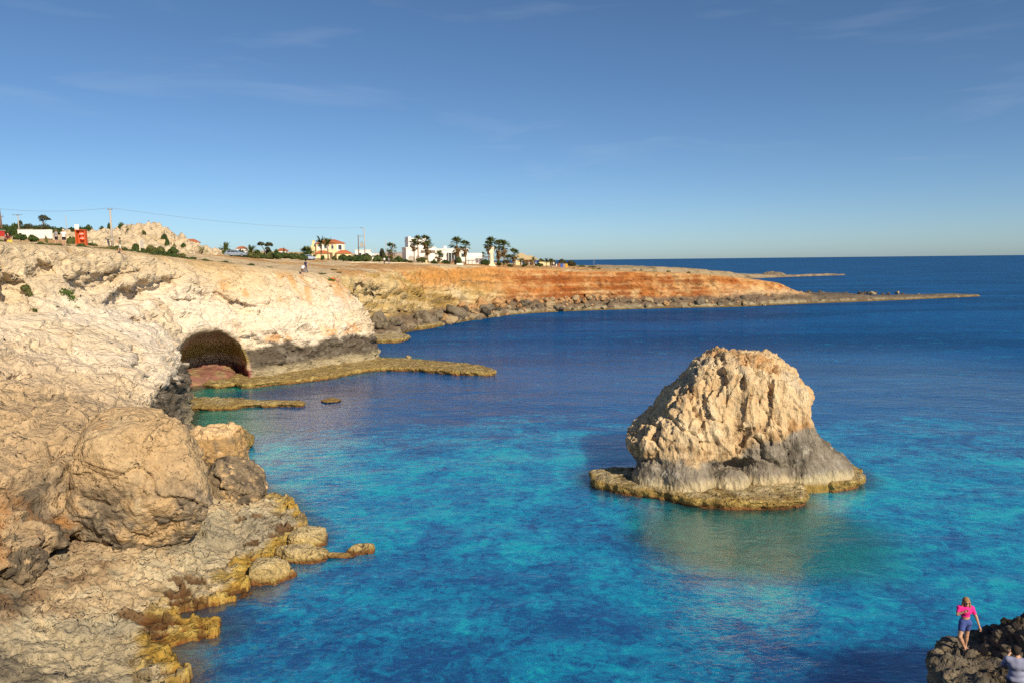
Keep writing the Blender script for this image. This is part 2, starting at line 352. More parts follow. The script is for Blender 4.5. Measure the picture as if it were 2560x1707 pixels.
SLITS = [  # overhang lips drawn along the face: (points, radii)
    ([(178, 722), (213, 712), (255, 692), (298, 674), (345, 672)], [0.5, 0.9, 0.95, 0.6, 0.3]),
    ([(262, 757), (308, 730), (361, 711), (415, 697), (448, 690)], [0.4, 1.05, 1.25, 0.9, 0.35]),
    ([(543, 735), (583, 760), (624, 769), (672, 757)], [0.3, 0.75, 0.6, 0.25]),
    ([(428, 744), (481, 747)], [0.2, 0.35]), ([(320, 818), (339, 797), (386, 796)], [0.15, 0.3, 0.15]),
    ([(80, 684), (110, 660)], [0.35, 0.7]), ([(10, 704), (16, 700)], [1.5, 1.5]), ([(160, 700), (185, 690), (208, 684)], [0.4, 0.6, 0.3]),
    ([(20, 945), (70, 930), (130, 905)], [0.15, 0.3, 0.15]), ([(66, 940), (72, 912)], [0.3, 0.2]), ([(330, 868), (360, 915), (390, 985)], [0.5, 0.7, 0.6]),
]
def near_disp(P, N, near):
    st = P @ np.array([0.10, 0.22, 1.0], np.float32)                # gently dipping beds
    warp = fbm(P / 4.5, 3, seed=5)
    bed = fbm(np.stack([P[:, 0] / 7, P[:, 1] / 7, st * 1.15 + warp * 1.6], 1), 3, 0.55, seed=21, ridged=True)
    big = fbm(P / 5.5, 3, seed=31)
    f1, e1 = facets(np.stack([P[:, 0] / 3.4 + warp * 0.5, P[:, 1] / 3.4, st / 1.7 + warp * 0.6], 1), seed=3)
    f2, e2 = facets(np.stack([P[:, 0] / 1.25 + warp * 0.8, P[:, 1] / 1.25, st / 0.6 + warp], 1), seed=4)
    cid, crack = f1, sstep(0.0, 0.14, e1)
    med = fbm(P / 1.1, 4, 0.6, seed=41); fine = fbm(np.stack([P[:, 0] / 1.6, P[:, 1] / 1.6, st / 0.34 + 2 * warp], 1), 3, 0.6, seed=43, ridged=True)
    d = 0.55 * big + 0.42 * bed + 0.75 * f1 - 0.26 * sstep(0.07, 0.0, e1) + 0.40 * f2 - 0.10 * sstep(0.06, 0.0, e2) + 0.14 * med + 0.13 * fine + np.where(near, 0.10 * fbm(P / 0.42, 3, 0.65, seed=46, ridged=True), 0.0)
    side = sstep(0.85, 0.35, np.abs(N[:, 2]))
    lipm = sstep(-0.05, 0.35, fbm(P / 6.0, 2, seed=47) + 0.15); ph = st / 1.55 + 0.9 * warp + 0.35 * fbm(P / 2.0, 2, seed=48); fr = ph - np.floor(ph)
    ph2 = st / 0.62 + 1.3 * warp + 0.5 * med; fr2 = ph2 - np.floor(ph2); lip2 = sstep(-0.1, 0.3, fbm(P / 3.0, 2, seed=49))
    d = d + side * (lipm * 0.85 * (fr - 0.5) + lip2 * 0.34 * (fr2 - 0.5))
    ground = sstep(-1.5, -0.2, P[:, 2] - ztop(P[:, 0], P[:, 1])) * sstep(0.5, 0.8, N[:, 2])
    a = np.where(near, 0.80 + 0.1 * side, 0.62 + 0.38 * side)
    a = a * (1 - 0.8 * ground)
    return d * a, dict(big=big, bed=bed, med=med, warp=warp, cid=cid, crack=crack, ground=ground)
def near_colour(P, N, q, cave):
    x, y, z = P[:, 0], P[:, 1], P[:, 2]; n1 = fbm(P / 2.2, 4, 0.6, seed=60); n2 = fbm(P / 7.0, 3, seed=61); n3 = fbm(P * 1.4, 3, 0.6, seed=62)
    c = np.tile(CREAM, (len(P), 1)); c = mixc(c, BUFF * 1.1, sstep(-0.05, 0.5, n2) * 0.55); c = mixc(c, TAN, sstep(0.15, 0.6, n1) * 0.45)
    c = mixc(c, TAN * 0.85, sstep(66, 36, y + 5 * n2) * 0.9)                                   # the weathered buff of the slump nearest the camera
    c = mixc(c, BUFF, sstep(9.5, 13.5, z + 1.5 * n2) * 0.75)
    streak = fbm(np.stack([x / 1.4, y / 1.4, z / 9.0], 1), 3, seed=70)
    prom = sstep(83, 90, y) * sstep(8.0, 10.5, z + 0.8 * n1)
    c = mixc(c, ORANGE * 1.15, prom * sstep(0.02, 0.38, streak + 0.25 * n3) * 0.85)
    c = mixc(c, BUFF * np.array([1, .92, .75]), prom * 0.35)
    foot = np.maximum(sstep(57, 62, y + 3 * n2), sstep(47, 51, y + 2 * n2) * sstep(-31.5, -29.5, x)) * sstep(118, 112, y)
    topz = np.where(y > 84, 4.1, 4.4) + 0.9 * n1 + 0.35 * n3
    c = mixc(c, ORANGE * 1.1, foot * sstep(83, 87, y) * sstep(topz - 0.2, topz + 0.3, z) * sstep(topz + 2.2, topz + 0.6, z) * sstep(-0.05, 0.3, n1 + 0.5 * n3) * 0.7)
    dk = mixc(np.tile(DARK * 1.35, (len(P), 1)), GREY, sstep(-0.1, 0.5, n3))
    c = np.where((foot * sstep(topz + 0.15, topz - 0.35, z))[:, None] > 0, c + (dk - c) * (foot * sstep(topz + 0.15, topz - 0.35, z))[:, None], c)
    c = mixc(c, SALT * 0.9, foot * sstep(1.9, 1.0, z + 0.5 * n1))
    # lichen-dark patches on the near slump
    slump = sstep(50, 42, y) * sstep(6.4, 4.0, z + 1.4 * n2)
    c = mixc(c, GREY * 0.8, slump * sstep(-0.25, 0.2, n1 + 0.5 * n3) * 0.8); c = mixc(c, DARK * 1.2, slump * sstep(0.08, 0.38, n1 + 0.6 * n3) * 0.85)
    c = mixc(c, ORANGE * 1.15, slump * sstep(0.25, 0.55, n2 + 0.4 * n3) * 0.5)
    c = mixc(c, ALGAE * 0.9, sstep(0.55, 0.25, z) * sstep(55, 60, y))
    # the cave: brown walls, a yellow-green belt, pinkish coralline floor
    cw = sstep(0.5, 0.05, cave)
    inner = np.tile(np.array([0.62, 0.46, 0.31]), (len(P), 1)); inner = mixc(inner, OLIVE * 2.0, sstep(2.2, 2.8, z + n1) * sstep(4.6, 3.6, z + n1) * 0.8)
    inner = mixc(inner, np.array([0.44, 0.34, 0.23]), sstep(4.2, 5.2, z)); inner = mixc(inner, PINK * 1.2, sstep(1.7, 1.2, z + 0.4 * n1))
    c = c + (inner - c) * cw[:, None]
    # plateau: dry soil over rock
    g = q['ground']; soil = mixc(np.tile(BUFF * 0.95, (len(P), 1)), SOIL, sstep(-0.2, 0.4, n2 + 0.5 * n1)); soil = mixc(soil, ORANGE * 0.9, sstep(0.35, 0.7, n1) * 0.3)
    c = c + (soil - c) * (g * 0.85)[:, None]
    return c * (1 + 0.10 * n3)[:, None]
def build_cliff(name, h, y0, y1, x0, x1, zmax, near):
    xs = np.arange(x0, x1, h); ys = np.arange(y0, y1, h); zs = np.arange(-1.3, zmax, h)
    f = field(LEVELS, xs, ys, zs, ztop)
    o0 = (xs[0], ys[0], zs[0])
    for pts, rad in SLITS:
        hits = [march(f, o0, h, *p) for p in pts]
        if any(q is None for q in hits): continue
        rad = [1.25 * r for r in rad]; hits = [p + np.array([-0.1, 0.2, -0.45 * r]) for p, r in zip(hits, rad)]
        carve_line(f, xs, ys, zs, hits, [max(r, 1.5 * h) for r in rad], squash=1.25)
    if y1 > 80:
        s = carve_box(f, xs, ys, zs, CAVE_A, CAVE_B, 7.0); f[s] = smax(f[s], -capsule_cave(grid_pts(xs[s[0]], ys[s[1]], zs[s[2]])), 0.5)
        # low coralline bench across the mouth and floor of the cave
    P, Q = surface_nets(f, o0, h); P = P.astype(np.float32)
    N = vnormals(P, Q)
    cave = capsule_cave(P) if y1 > 80 else np.full(len(P), 9.0)
    d, q = near_disp(P, N, near)
    d = d * (0.35 + 0.65 * sstep(0.0, 1.6, np.abs(cave)))          # the sea has smoothed the arch
    V = P + N * d[:, None]
    c = near_colour(V, N, q, cave)
    me = np_mesh(name, V, Q); set_col(me, c)
    return link(name, me, M_NEAR if near else M_CLIFF, kind='structure')
build_cliff('cliff', 0.24, 56.6, 127.5, -72.0, -16.0, 17.6, False)
build_cliff('cliff_slope', 0.125, 16.0, 57.2, -46.0, -16.5, 17.0, True)

# ------------------------------------------------------------------ generic rock from contours
def rock_block(name, levels, h, mat, disp, colour, top=None, extra=None, pad=1.2, zmin=-1.0, zmax=None, topk=0.4, open_bottom=True, **kw):
    allp = np.concatenate([p for _, p in levels]); lo, hi = allp.min(0) - pad, allp.max(0) + pad
    xs = np.arange(lo[0], hi[0], h); ys = np.arange(lo[1], hi[1], h); zs = np.arange(zmin, zmax, h)
    f = field(levels, xs, ys, zs, top, topk)
    if extra is not None: f = extra(f, xs, ys, zs)
    P, Q = surface_nets(f, (xs[0], ys[0], zs[0]), h); P = P.astype(np.float32); N = vnormals(P, Q)
    V = P + N * disp(P, N)[:, None]
    me = np_mesh(name, V, Q); set_col(me, colour(V, N))
    return link(name, me, mat, **kw)
def ledge_disp(P, N):
    w1, w2, cid = worley(P / np.array([0.55, 0.55, 0.4], np.float32), seed=8)
    side = sstep(0.9, 0.4, np.abs(N[:, 2]))
    return 0.10 * fbm(P / 0.9, 4, 0.62, seed=80) + 0.10 * (0.5 - w1) + 0.10 * (cid - .5) + side * (0.45 * fbm(P / 1.7, 3, 0.6, seed=83) + 0.12 * fbm(P / 0.35, 2, seed=84))
def ledge_colour(P, N, ztop_=0.6, dry=0.5):
    n1 = fbm(P / 1.3, 4, 0.6, seed=90); n2 = fbm(P * 2.2, 3, 0.6, seed=91)
    c = np.tile(ALGAE, (len(P), 1)); c = mixc(c, np.array([0.52, 0.40, 0.13]), sstep(0.0, 0.5, n2 + 0.4 * n1) * 0.8)
    c = mixc(c, SALT * 1.1, dry * sstep(ztop_ * 0.75, ztop_ + 0.1, P[:, 2] + 0.2 * n1) * sstep(0.5, 0.8, N[:, 2]))
    c = mixc(c, np.array([0.10, 0.065, 0.02]), sstep(0.12, 0.5, fbm(P * 1.3, 4, 0.65, seed=92)) * 0.75)
    c = mixc(c, RUST, sstep(0.26, 0.04, P[:, 2] + 0.12 * n1) * 0.9)
    return c
def ledge(poly_w, zt, label, h=0.13, dry=0.4, mat=None, cat='rock ledge', name='rock_ledge', group=None, under=0.25):
    p = catmull(poly_w, 4); c = p.mean(0)
    def off(k): # contour moved in (k > 0) or out along its own normals
        t = np.roll(p, -1, 0) - np.roll(p, 1, 0); nrm = np.stack([t[:, 1], -t[:, 0]], 1); nrm /= np.linalg.norm(nrm, axis=1, keepdims=True) + 1e-9
        area = np.sum(p[:, 0] * np.roll(p[:, 1], -1) - np.roll(p[:, 0], -1) * p[:, 1]); nrm *= 1 if area > 0 else -1
        return p - nrm * k
    return rock_block(name, [(-1.0, off(under)), (zt * 0.15, off(under * 0.8)), (zt * 0.6, p), (zt + 0.4, off(0.1))], h, mat or M_ALGAE, ledge_disp,
                      lambda P, N: ledge_colour(P, N, zt, dry), top=lambda X, Y: zt + 0.0 * X, topk=0.25, zmax=zt + 0.8, zmin=-0.7, label=label, cat=cat, group=group)
def WP(pts, z):   # source pixels -> plan coordinates at a known height
    return [tuple(at_z(px, py, z)[:2]) for px, py in pts]

# ------------------------------------------------------------------ wave-cut ledges under the cliff
ledge(WP([(598, 962), (694, 955), (816, 941), (914, 923), (980, 920), (1045, 922), (1143, 930), (1240, 931), (1232, 923), (1186, 912), (1088, 903), (1012, 897), (945, 895)], 0.4) + [(-22, 105), (-34, 92)], 0.55,
      'long flat algae-covered ledge running out from the foot of the cave headland', h=0.16, dry=0.25)
ledge(WP([(423, 998), (461, 994), (522, 994), (607, 995), (630, 1001), (700, 1001), (762, 1004), (752, 1010), (690, 1011), (614, 1012), (584, 1018), (507, 1019), (431, 1025)], 0.3) + [(-33, 66), (-35, 74)], 0.42,
      'yellow algae ledge crossing the water in front of the sea cave', h=0.14, dry=0.5)
ledge(WP([(405, 963), (440, 960), (468, 963), (466, 971), (420, 974)], 0.3) + [], 0.5, 'small rounded algae rock at the left side of the cave mouth', h=0.1, dry=0.3)
ledge(WP([(512, 957), (540, 952), (575, 948), (597, 950), (596, 958), (560, 963), (520, 965)], 0.3), 0.5, 'low yellow rock lying across the right of the cave mouth', h=0.1, dry=0.4)
ledge(WP([(418, 984), (445, 982), (470, 984), (468, 991), (430, 993)], 0.25), 0.4, 'thin algae rock between the cave mouth and the crossing ledge', h=0.1, dry=0.4)
ledge(WP([(802, 1000), (830, 995), (858, 999), (840, 1004), (812, 1006)], 0.1), 0.2, 'tiny rust-coloured rock awash off the end of the crossing ledge', h=0.1, dry=0.0)
ledge(WP([(540, 1085), (575, 1077), (620, 1083), (632, 1100), (615, 1113), (570, 1120), (535, 1110)], 0.4), 0.75, 'mossy yellow rock in the water beside the orange block', h=0.1, dry=0.4)
# pink coralline bench inside the cave
def _pinkc(P, N):
    n = fbm(P / 1.0, 3, seed=95); c = np.tile(np.array([0.27, 0.125, 0.095]), (len(P), 1)); c = mixc(c, np.array([0.34, 0.23, 0.12]), sstep(-0.2, 0.3, n)); c = mixc(c, DARK * 1.5, sstep(0.2, 0.5, fbm(P * 2, 3, seed=97)) * 0.6); return c
rock_block('rock_ledge', [(-1, catmull([(-38.5, 83), (-35.5, 84.2), (-33, 86.8), (-33.5, 90), (-37, 97), (-43, 97), (-42, 88)], 4)), (0.9, catmull([(-39.5, 85), (-36, 86), (-33.8, 88.5), (-34.5, 91), (-37.5, 97), (-43, 97), (-42, 88)], 4)),
           (1.6, catmull([(-40, 89), (-36, 90.5), (-35, 92), (-38, 97), (-43, 97), (-42, 91)], 4))], 0.2, M_CLIFF, lambda P, N: 0.22 * fbm(P / 1.6, 4, 0.6, seed=96), _pinkc, zmax=1.9,
           label='pinkish coralline bench on the floor of the sea cave', cat='rock ledge')

# ------------------------------------------------------------------ the sea stack
def superell(xl, xr, yc, dy, e=2.5, n=40, skew=0.0):
    t = np.linspace(0, 2 * math.pi, n, endpoint=False); c, s = np.cos(t), np.sin(t); xc, rx = (xl + xr) / 2, (xr - xl) / 2
    X = xc + rx * np.sign(c) * np.abs(c) ** (2 / e); Y = yc + dy * np.sign(s) * np.abs(s) ** (2 / e) + skew * (X - xc)
    return np.stack([X, Y], 1)
SLV = [(-1.2, 8.2, 20.3, 46.4, 3.6), (0.8, 8.2, 20.2, 46.4, 3.1), (1.5, 7.7, 19.7, 46.3, 3.1), (2.1, 7.2, 19.3, 46.2, 3.5), (2.8, 7.2, 18.9, 46.2, 3.65), (3.5, 8.0, 18.7, 46.2, 3.6), (4.5, 9.1, 18.6, 46.3, 3.45), (5.5, 9.9, 18.7, 46.4, 3.3),
       (6.5, 10.8, 18.2, 46.5, 3.0), (7.3, 11.4, 17.35, 46.6, 2.5), (7.8, 12.0, 16.4, 46.7, 1.9), (8.2, 12.7, 15.1, 46.7, 1.2), (8.7, 13.2, 14.2, 46.7, 0.6)]
MOUNDS = [((10.3, 42.9, 0.6), (1.55, 1.3, 1.75)), ((15.2, 43.9, 0.6), (1.45, 1.2, 2.2)), ((17.9, 44.4, 0.5), (2.1, 1.5, 2.9)), ((12.9, 42.8, 0.5), (1.0, 0.9, 1.1)), ((19.6, 45.2, 0.4), (1.6, 1.8, 1.7)), ((8.6, 44.0, 0.5), (1.3, 1.5, 1.5))]
def stack_extra(f, xs, ys, zs):
    G = grid_pts(xs, ys, zs); h = xs[1] - xs[0]; o0 = (xs[0], ys[0], zs[0])
    q = (G - np.array((13.4, 42.9, 1.3), np.float32)) / np.array((1.2, 1.0, 0.9), np.float32); f = smax(f, -((np.linalg.norm(q, axis=-1) - 1) * 0.9).astype(np.float32), 0.3)
    for pts, rad in [([(1726, 937), (1734, 1000), (1745, 1040), (1760, 1090)], [0.16, 0.34, 0.26, 0.12]), ([(1806, 890), (1800, 950), (1790, 985)], [0.12, 0.24, 0.12]), ([(1860, 890), (1856, 980), (1842, 1040), (1838, 1110)], [0.14, 0.30, 0.34, 0.2]),
                     ([(1762, 950), (1752, 980), (1766, 1040)], [0.12, 0.22, 0.12]), ([(1930, 940), (1922, 1000), (1910, 1070), (1925, 1110)], [0.1, 0.2, 0.26, 0.15]), ([(1606, 1100), (1604, 1130)], [0.2, 0.25]), ([(1690, 1120), (1700, 1150)], [0.15, 0.2]), ([(1880, 1070), (1850, 1095), (1838, 1125)], [0.12, 0.3, 0.25])]:
        hits = [march(f, o0, h, *p, t0=30, t1=70) for p in pts]
        if any(p is None for p in hits): continue
        carve_line(f, xs, ys, zs, hits, rad, k=0.12)
    for c, r in MOUNDS:
        q = (G - np.array(c, np.float32)) / np.array(r, np.float32); d = (np.linalg.norm(q, axis=-1) - 1) * min(r); f = smin(f, d.astype(np.float32), 0.45)
    return f
def stack_disp(P, N):
    warp = fbm(P / 2.5, 3, seed=100)
    up = sstep(1.5, 3.0, P[:, 2] + 0.6 * warp); lean = P[:, 0] + 0.10 * P[:, 2]
    f1, e1 = facets(np.stack([lean / 1.7 + warp * 0.3, P[:, 1] / 1.7, P[:, 2] / 6.0 + warp * 0.3], 1), seed=13)
    f2, e2 = facets(np.stack([lean / 0.62 + warp * 0.4, P[:, 1] / 0.62, P[:, 2] / 2.2 + warp * 0.4], 1), seed=14)
    f3, e3 = facets(P / 0.38 + warp[:, None] * 0.5, seed=15)
    rib = fbm(np.stack([lean / 0.8 + warp, P[:, 1] / 0.8, P[:, 2] / 4.5], 1), 4, 0.6, seed=104, ridged=True)
    d = 0.22 * fbm(P / 2.6, 3, seed=101) + up * (0.46 * f1 - 0.26 * sstep(0.09, 0.0, e1) + 0.24 * rib) + (0.5 + 0.5 * up) * (0.15 * f2 - 0.08 * sstep(0.10, 0.0, e2) + 0.09 * f3) + 0.09 * fbm(np.stack([lean / 0.4, P[:, 1] / 0.4, P[:, 2] / 0.9], 1), 4, 0.62, seed=103)
    return d - 0.12 * up
def stack_colour(P, N):
    x, y, z = P.T; n1 = fbm(P / 1.3, 4, 0.6, seed=110); n2 = fbm(P / 3.0, 3, seed=111); n3 = fbm(P * 2.0, 3, 0.6, seed=112)
    c = np.tile(np.array([0.63, 0.47, 0.275]), (len(P), 1)); c = mixc(c, np.array([0.72, 0.59, 0.39]), sstep(-0.1, 0.5, n1)); c = mixc(c, ORANGE * 1.1, sstep(0.15, 0.6, n2 + 0.5 * n3) * 0.55)
    c = mixc(c, GREY * 1.5, sstep(0.2, 0.5, n1 - 0.3 * n3) * sstep(4.5, 6.5, z) * 0.5)
    c = mixc(c, np.array([0.30, 0.19, 0.09]), sstep(7.6, 8.4, z + 0.4 * n1) * 0.5)
    bz = 2.0 + 2.0 * np.clip((x - 7.2) / 11.3, 0, 1) + 0.9 * n2 + 0.5 * n1 + 0.25 * n3
    br = sstep(bz + 1.3, bz + 0.1, z); c = mixc(c, np.array([0.26, 0.15, 0.065]), br * sstep(-0.25, 0.35, n3 + 0.5 * n1) * 0.75)
    g = sstep(bz, bz - 0.38, z + 0.3 * n3); gc = mixc(np.tile(GREY * 1.25, (len(P), 1)), GREY * 0.7, sstep(0, 0.5, n1)); gc = mixc(gc, np.array([0.36, 0.33, 0.28]), sstep(0.1, 0.5, n3)); c = c + (gc - c) * g[:, None]
    c = mixc(c, SALT * 1.15, sstep(1.35, 0.75, z + 0.3 * n1)); c = mixc(c, ALGAE, sstep(0.7, 0.35, z + 0.2 * n1))
    return c
stack = thing('sea_stack', 'tall tan limestone sea stack standing alone in the turquoise water', 'sea stack', (0, 0, 0))
rock_block('rock_body', [(l[0], superell(*l[1:], e=3.4 if l[0] < 6 else 2.5)) for l in SLV], 0.085, M_STACK, stack_disp, stack_colour, extra=stack_extra, top=lambda X, Y: 8.35 - 0.16 * np.abs(X - 13.2), topk=0.5, zmax=9.5, pad=2.0, parent=stack)
STACK_LEDGES = []
STACK_LEDGES.append(WP([(1480, 1178), (1484, 1202), (1566, 1225), (1625, 1229), (1692, 1244), (1777, 1255), (1861, 1259), (1945, 1261), (2014, 1252), (2004, 1208), (1940, 1190)], 0.2) + [(16, 45), (12, 46.5), (7.2, 47.0)])
STACK_LEDGES.append(WP([(1945, 1189), (2029, 1205), (2084, 1215), (2155, 1208), (2160, 1190), (2134, 1172), (2092, 1158)], 0.2) + [(19, 48.2), (15.5, 47)])
o = ledge(WP([(1480, 1178), (1484, 1202), (1566, 1225), (1625, 1229), (1692, 1244), (1777, 1255), (1861, 1259), (1945, 1261), (2014, 1252), (2004, 1208), (1940, 1190)], 0.4) + [(16, 45), (12, 46.5), (7.2, 47.0)], 0.62, None, h=0.11, dry=0.75, cat=None, name='front_ledge'); o.parent = stack
o = ledge(WP([(1945, 1189), (2029, 1205), (2084, 1215), (2155, 1208), (2160, 1190), (2134, 1172), (2092, 1158)], 0.4) + [(19, 48.2), (15.5, 47)], 0.66, None, h=0.11, dry=0.6, cat=None, name='side_ledge'); o.parent = stack

# ------------------------------------------------------------------ the foreground shelf (a height field with a ragged edge and rock pools)
SHELF_EDGE = [(430, 1760), (451, 1707), (476, 1676), (452, 1645), (430, 1606), (469, 1591), (530, 1582), (561, 1568), (562, 1540), (500, 1538), (440, 1537), (452, 1519), (510, 1508), (564, 1498), (631, 1462), (613, 1437), (640, 1418), (676, 1400), (717, 1361),
    (767, 1325), (740, 1271), (708, 1234), (650, 1222), (631, 1204), (600, 1180), (596, 1150), (560, 1130), (520, 1120)]
shelf_poly = catmull(WP(SHELF_EDGE, 0.2) + [(-24, 52), (-30, 48), (-30, 14), (-14, 14)], 4)
PITS = [(442, 1465, 30, 9), (447, 1486, 26, 9), (500, 1485, 20, 6), (365, 1533, 62, 17), (600, 1455, 22, 8), (470, 1438, 40, 6), (712, 1314, 22, 8), (690, 1282, 10, 5), (628, 1350, 18, 8), (640, 1440, 12, 6), (650, 1290, 22, 6), (380, 1560, 20, 7), (500, 1557, 9, 5), (680, 1330, 12, 5), (600, 1300, 14, 4), (350, 1383, 9, 4), (140, 1425, 16, 5)]
def build_shelf():
    h = 0.06; xs = np.arange(-24, -7.5, h); ys = np.arange(15, 51, h); X, Y = np.meshgrid(xs, ys, indexing='ij')
    P = np.stack([X.ravel(), Y.ravel(), 0 * X.ravel()], 1).astype(np.float32)
    wob = 0.42 * fbm(P / 1.2, 4, 0.62, seed=120) + 0.26 * fbm(P / 0.38, 3, 0.6, seed=121)
    d = -poly_sdf(X, Y, shelf_poly).ravel() + wob
    n1 = fbm(P / 2.2, 4, 0.55, seed=122); n2 = fbm(P / 0.5, 4, 0.6, seed=123); n0 = fbm(P / 6.0, 2, seed=124)
    f1, e1 = facets(P * np.array([1, 1, 0]) / 1.5 + n1[:, None] * 0.5, seed=31); f2, e2 = facets(P * np.array([1, 1, 0]) / 0.5 + n1[:, None] * 0.6, seed=32)
    base = 0.27 + 0.34 * sstep(0.4, 3.5, d) + 0.21 * np.clip(d - 3.0, 0, 12) + 0.35 * n0 * sstep(1, 4, d) + 0.18 * n1 + 0.14 * n2 + 0.26 * f1 + 0.17 * f2 - 0.10 * sstep(0.07, 0.0, e1) * sstep(0.5, 2.0, d) * sstep(-0.1, 0.3, n0)
    karst = 0.13 * fbm(P / 0.26, 3, 0.6, seed=125, ridged=True) * (0.4 + 0.9 * sstep(0.0, 0.4, n1))
    rim = sstep(-0.10, 0.10, d)
    z = lerp(-0.9, base + karst, rim); pit = np.zeros(len(P)); pitc = np.zeros(len(P))
    for px, py, rx, ry in PITS:
        c = at_z(px, py, 0.6); zc = c[1]; ax = rx / FPX * zc; e = at_z(px, py + ry, 0.6); ay = abs(e[1] - c[1])
        q = np.hypot((P[:, 0] - c[0]) / ax, (P[:, 1] - c[1]) / ay) + 0.25 * n2 + 0.2 * n1; w = sstep(1.15, 0.9, q); pit = np.maximum(pit, w); pitc = np.maximum(pitc, sstep(1.32, 1.08, q))
    floor_ = np.minimum(z - 0.25, 0.22 + 0.15 * (z - 0.5)); z = lerp(z, floor_ + 0.05, pit)
    z -= 0.5 * sstep(0.0, -4.0, P[:, 1] - 15)
    V = P.copy(); V[:, 2] = z
    nx, ny = X.shape; i = np.arange(nx * ny).reshape(nx, ny)
    Q = np.stack([i[:-1, :-1].ravel(), i[1:, :-1].ravel(), i[1:, 1:].ravel(), i[:-1, 1:].ravel()], 1)
    keep = (z[Q].max(1) > -0.85); Q = Q[keep]
    used = np.zeros(len(V), bool); used[Q.ravel()] = True; re = np.cumsum(used) - 1
    px_l = sstep(8.0, 3.0, d)
    c = np.tile(np.array([0.42, 0.355, 0.235]), (len(V), 1)); c = mixc(c, np.array([0.31, 0.275, 0.20]), sstep(-0.1, 0.4, n1)); c = mixc(c, np.array([0.52, 0.45, 0.30]), sstep(0.1, 0.5, n0 + 0.3 * n2) * 0.7)
    c = mixc(c, GREY * 0.9, sstep(3.5, 7.0, d + 2.0 * n1) * sstep(-0.4, 0.2, n0 + n1 * 0.6) * 0.8); c = mixc(c, DARK * 1.1, sstep(0.30, 0.55, n1 * 0.7 + n0 * 0.6) * sstep(2.5, 5, d) * 0.8)
    c = mixc(c, ORANGE, sstep(0.4, 0.7, n0 + 0.5 * n2) * 0.2)
    c = mixc(c, np.array([0.40, 0.26, 0.055]), sstep(1.15, 0.2, d + 1.3 * n1 + 0.8 * n2)); c = mixc(c, np.array([0.12, 0.075, 0.02]), sstep(2.6, 1.0, d) * sstep(0.1, 0.45, fbm(P * 1.6, 3, 0.6, seed=127)) * 0.7); c = mixc(c, np.array([0.50, 0.37, 0.10]), sstep(1.6, 0.5, d + 0.6 * n1) * sstep(0, 0.4, n2) * 0.8)
    c = mixc(c, RUST, sstep(0.22, 0.04, z + 0.05 * n2)); c = mixc(c, np.array([0.10, 0.048, 0.018]), pitc * 0.85)
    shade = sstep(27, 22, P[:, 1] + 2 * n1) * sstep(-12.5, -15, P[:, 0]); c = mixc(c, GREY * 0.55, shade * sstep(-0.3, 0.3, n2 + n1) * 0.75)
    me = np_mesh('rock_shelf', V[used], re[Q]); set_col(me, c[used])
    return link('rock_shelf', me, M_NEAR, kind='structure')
build_shelf()

# ------------------------------------------------------------------ near boulders
def blob_rock(c, r, seed, h, amp=0.25, cuts=5, tilt=(0, 0, 0), name='boulder', colour=None, mat=None, label=None, power=2.6, cat='boulder', taper=0.0, group=None, extra_disp=None):
    rs = np.random.default_rng(seed); R = max(r) * 1.35
    ax = np.arange(-R, R, h); G = grid_pts(ax, ax, ax)
    Mx = np.array(Matrix.Rotation(tilt[2], 3, 'Z') @ Matrix.Rotation(tilt[1], 3, 'Y') @ Matrix.Rotation(tilt[0], 3, 'X'), np.float32)
    L = G @ Mx; tp = 1 + taper * L[..., 2:3] / r[2]
    q = np.abs(L / np.array(r, np.float32)); q[..., :2] /= np.maximum(tp, 0.25)
    f = ((q ** power).sum(-1) ** (1 / power) - 1) * min(r)
    for k in range(cuts):
        n = rs.normal(size=3); n /= np.linalg.norm(n); n = n.astype(np.float32)
        sup = np.linalg.norm(n * np.array(r)); f = smax(f, L @ n - np.float32(sup * rs.uniform(0.68, 0.9)), 0.12 * min(r))
    P, Q = surface_nets(f, (ax[0],) * 3, h); P = P.astype(np.float32) + np.array(c, np.float32); N = vnormals(P, Q)
    s = 1.0 / max(r); w_ = fbm(P * s * 2, 2, seed=seed + 9)[:, None] * 0.5; f1, e1 = facets(P * s * 1.7 + w_, seed=seed); f2, e2 = facets(P * s * 5.0 + w_, seed=seed + 1)
    d = amp * min(r) * (0.5 * fbm(P * s * 1.3, 3, seed=seed) + 0.55 * f1 + 0.24 * f2 - 0.10 * sstep(0.08, 0, e1) + 0.26 * fbm(P * s * 6, 4, 0.62, seed=seed + 2))
    if extra_disp is not None: d = d + extra_disp(P)
    V = P + N * d[:, None]; org = np.array(c, np.float32); me = np_mesh(name, V - org, Q); set_col(me, colour(V, N))
    return link(name, me, mat or M_NEAR, label=label, cat=cat, group=group, loc=tuple(float(v) for v in c))
def slump_colour(P, N):
    x, y, z = P.T; n1 = fbm(P / 1.1, 4, 0.6, seed=140); n2 = fbm(P / 3.0, 3, seed=141); n3 = fbm(P * 2.2, 3, 0.6, seed=142)
    c = np.tile(TAN * 0.92, (len(P), 1)); c = mixc(c, BUFF * 0.85, sstep(-0.1, 0.5, n2)); c = mixc(c, ORANGE * 1.2, sstep(0.15, 0.55, n1 * 0.5 + n2) * 0.35)
    low = sstep(5.4, 2.4, z + 1.3 * n2 + 0.5 * n1); c = mixc(c, GREY * 1.0, low * sstep(-0.35, 0.15, n1 + 0.5 * n3) * 0.85); c = mixc(c, DARK * 1.2, low * sstep(0.0, 0.3, n3 + 0.6 * n1) * 0.85); c = mixc(c, BUFF, low * sstep(0.25, 0.6, n3 - 0.5 * n1) * 0.7)
    return c
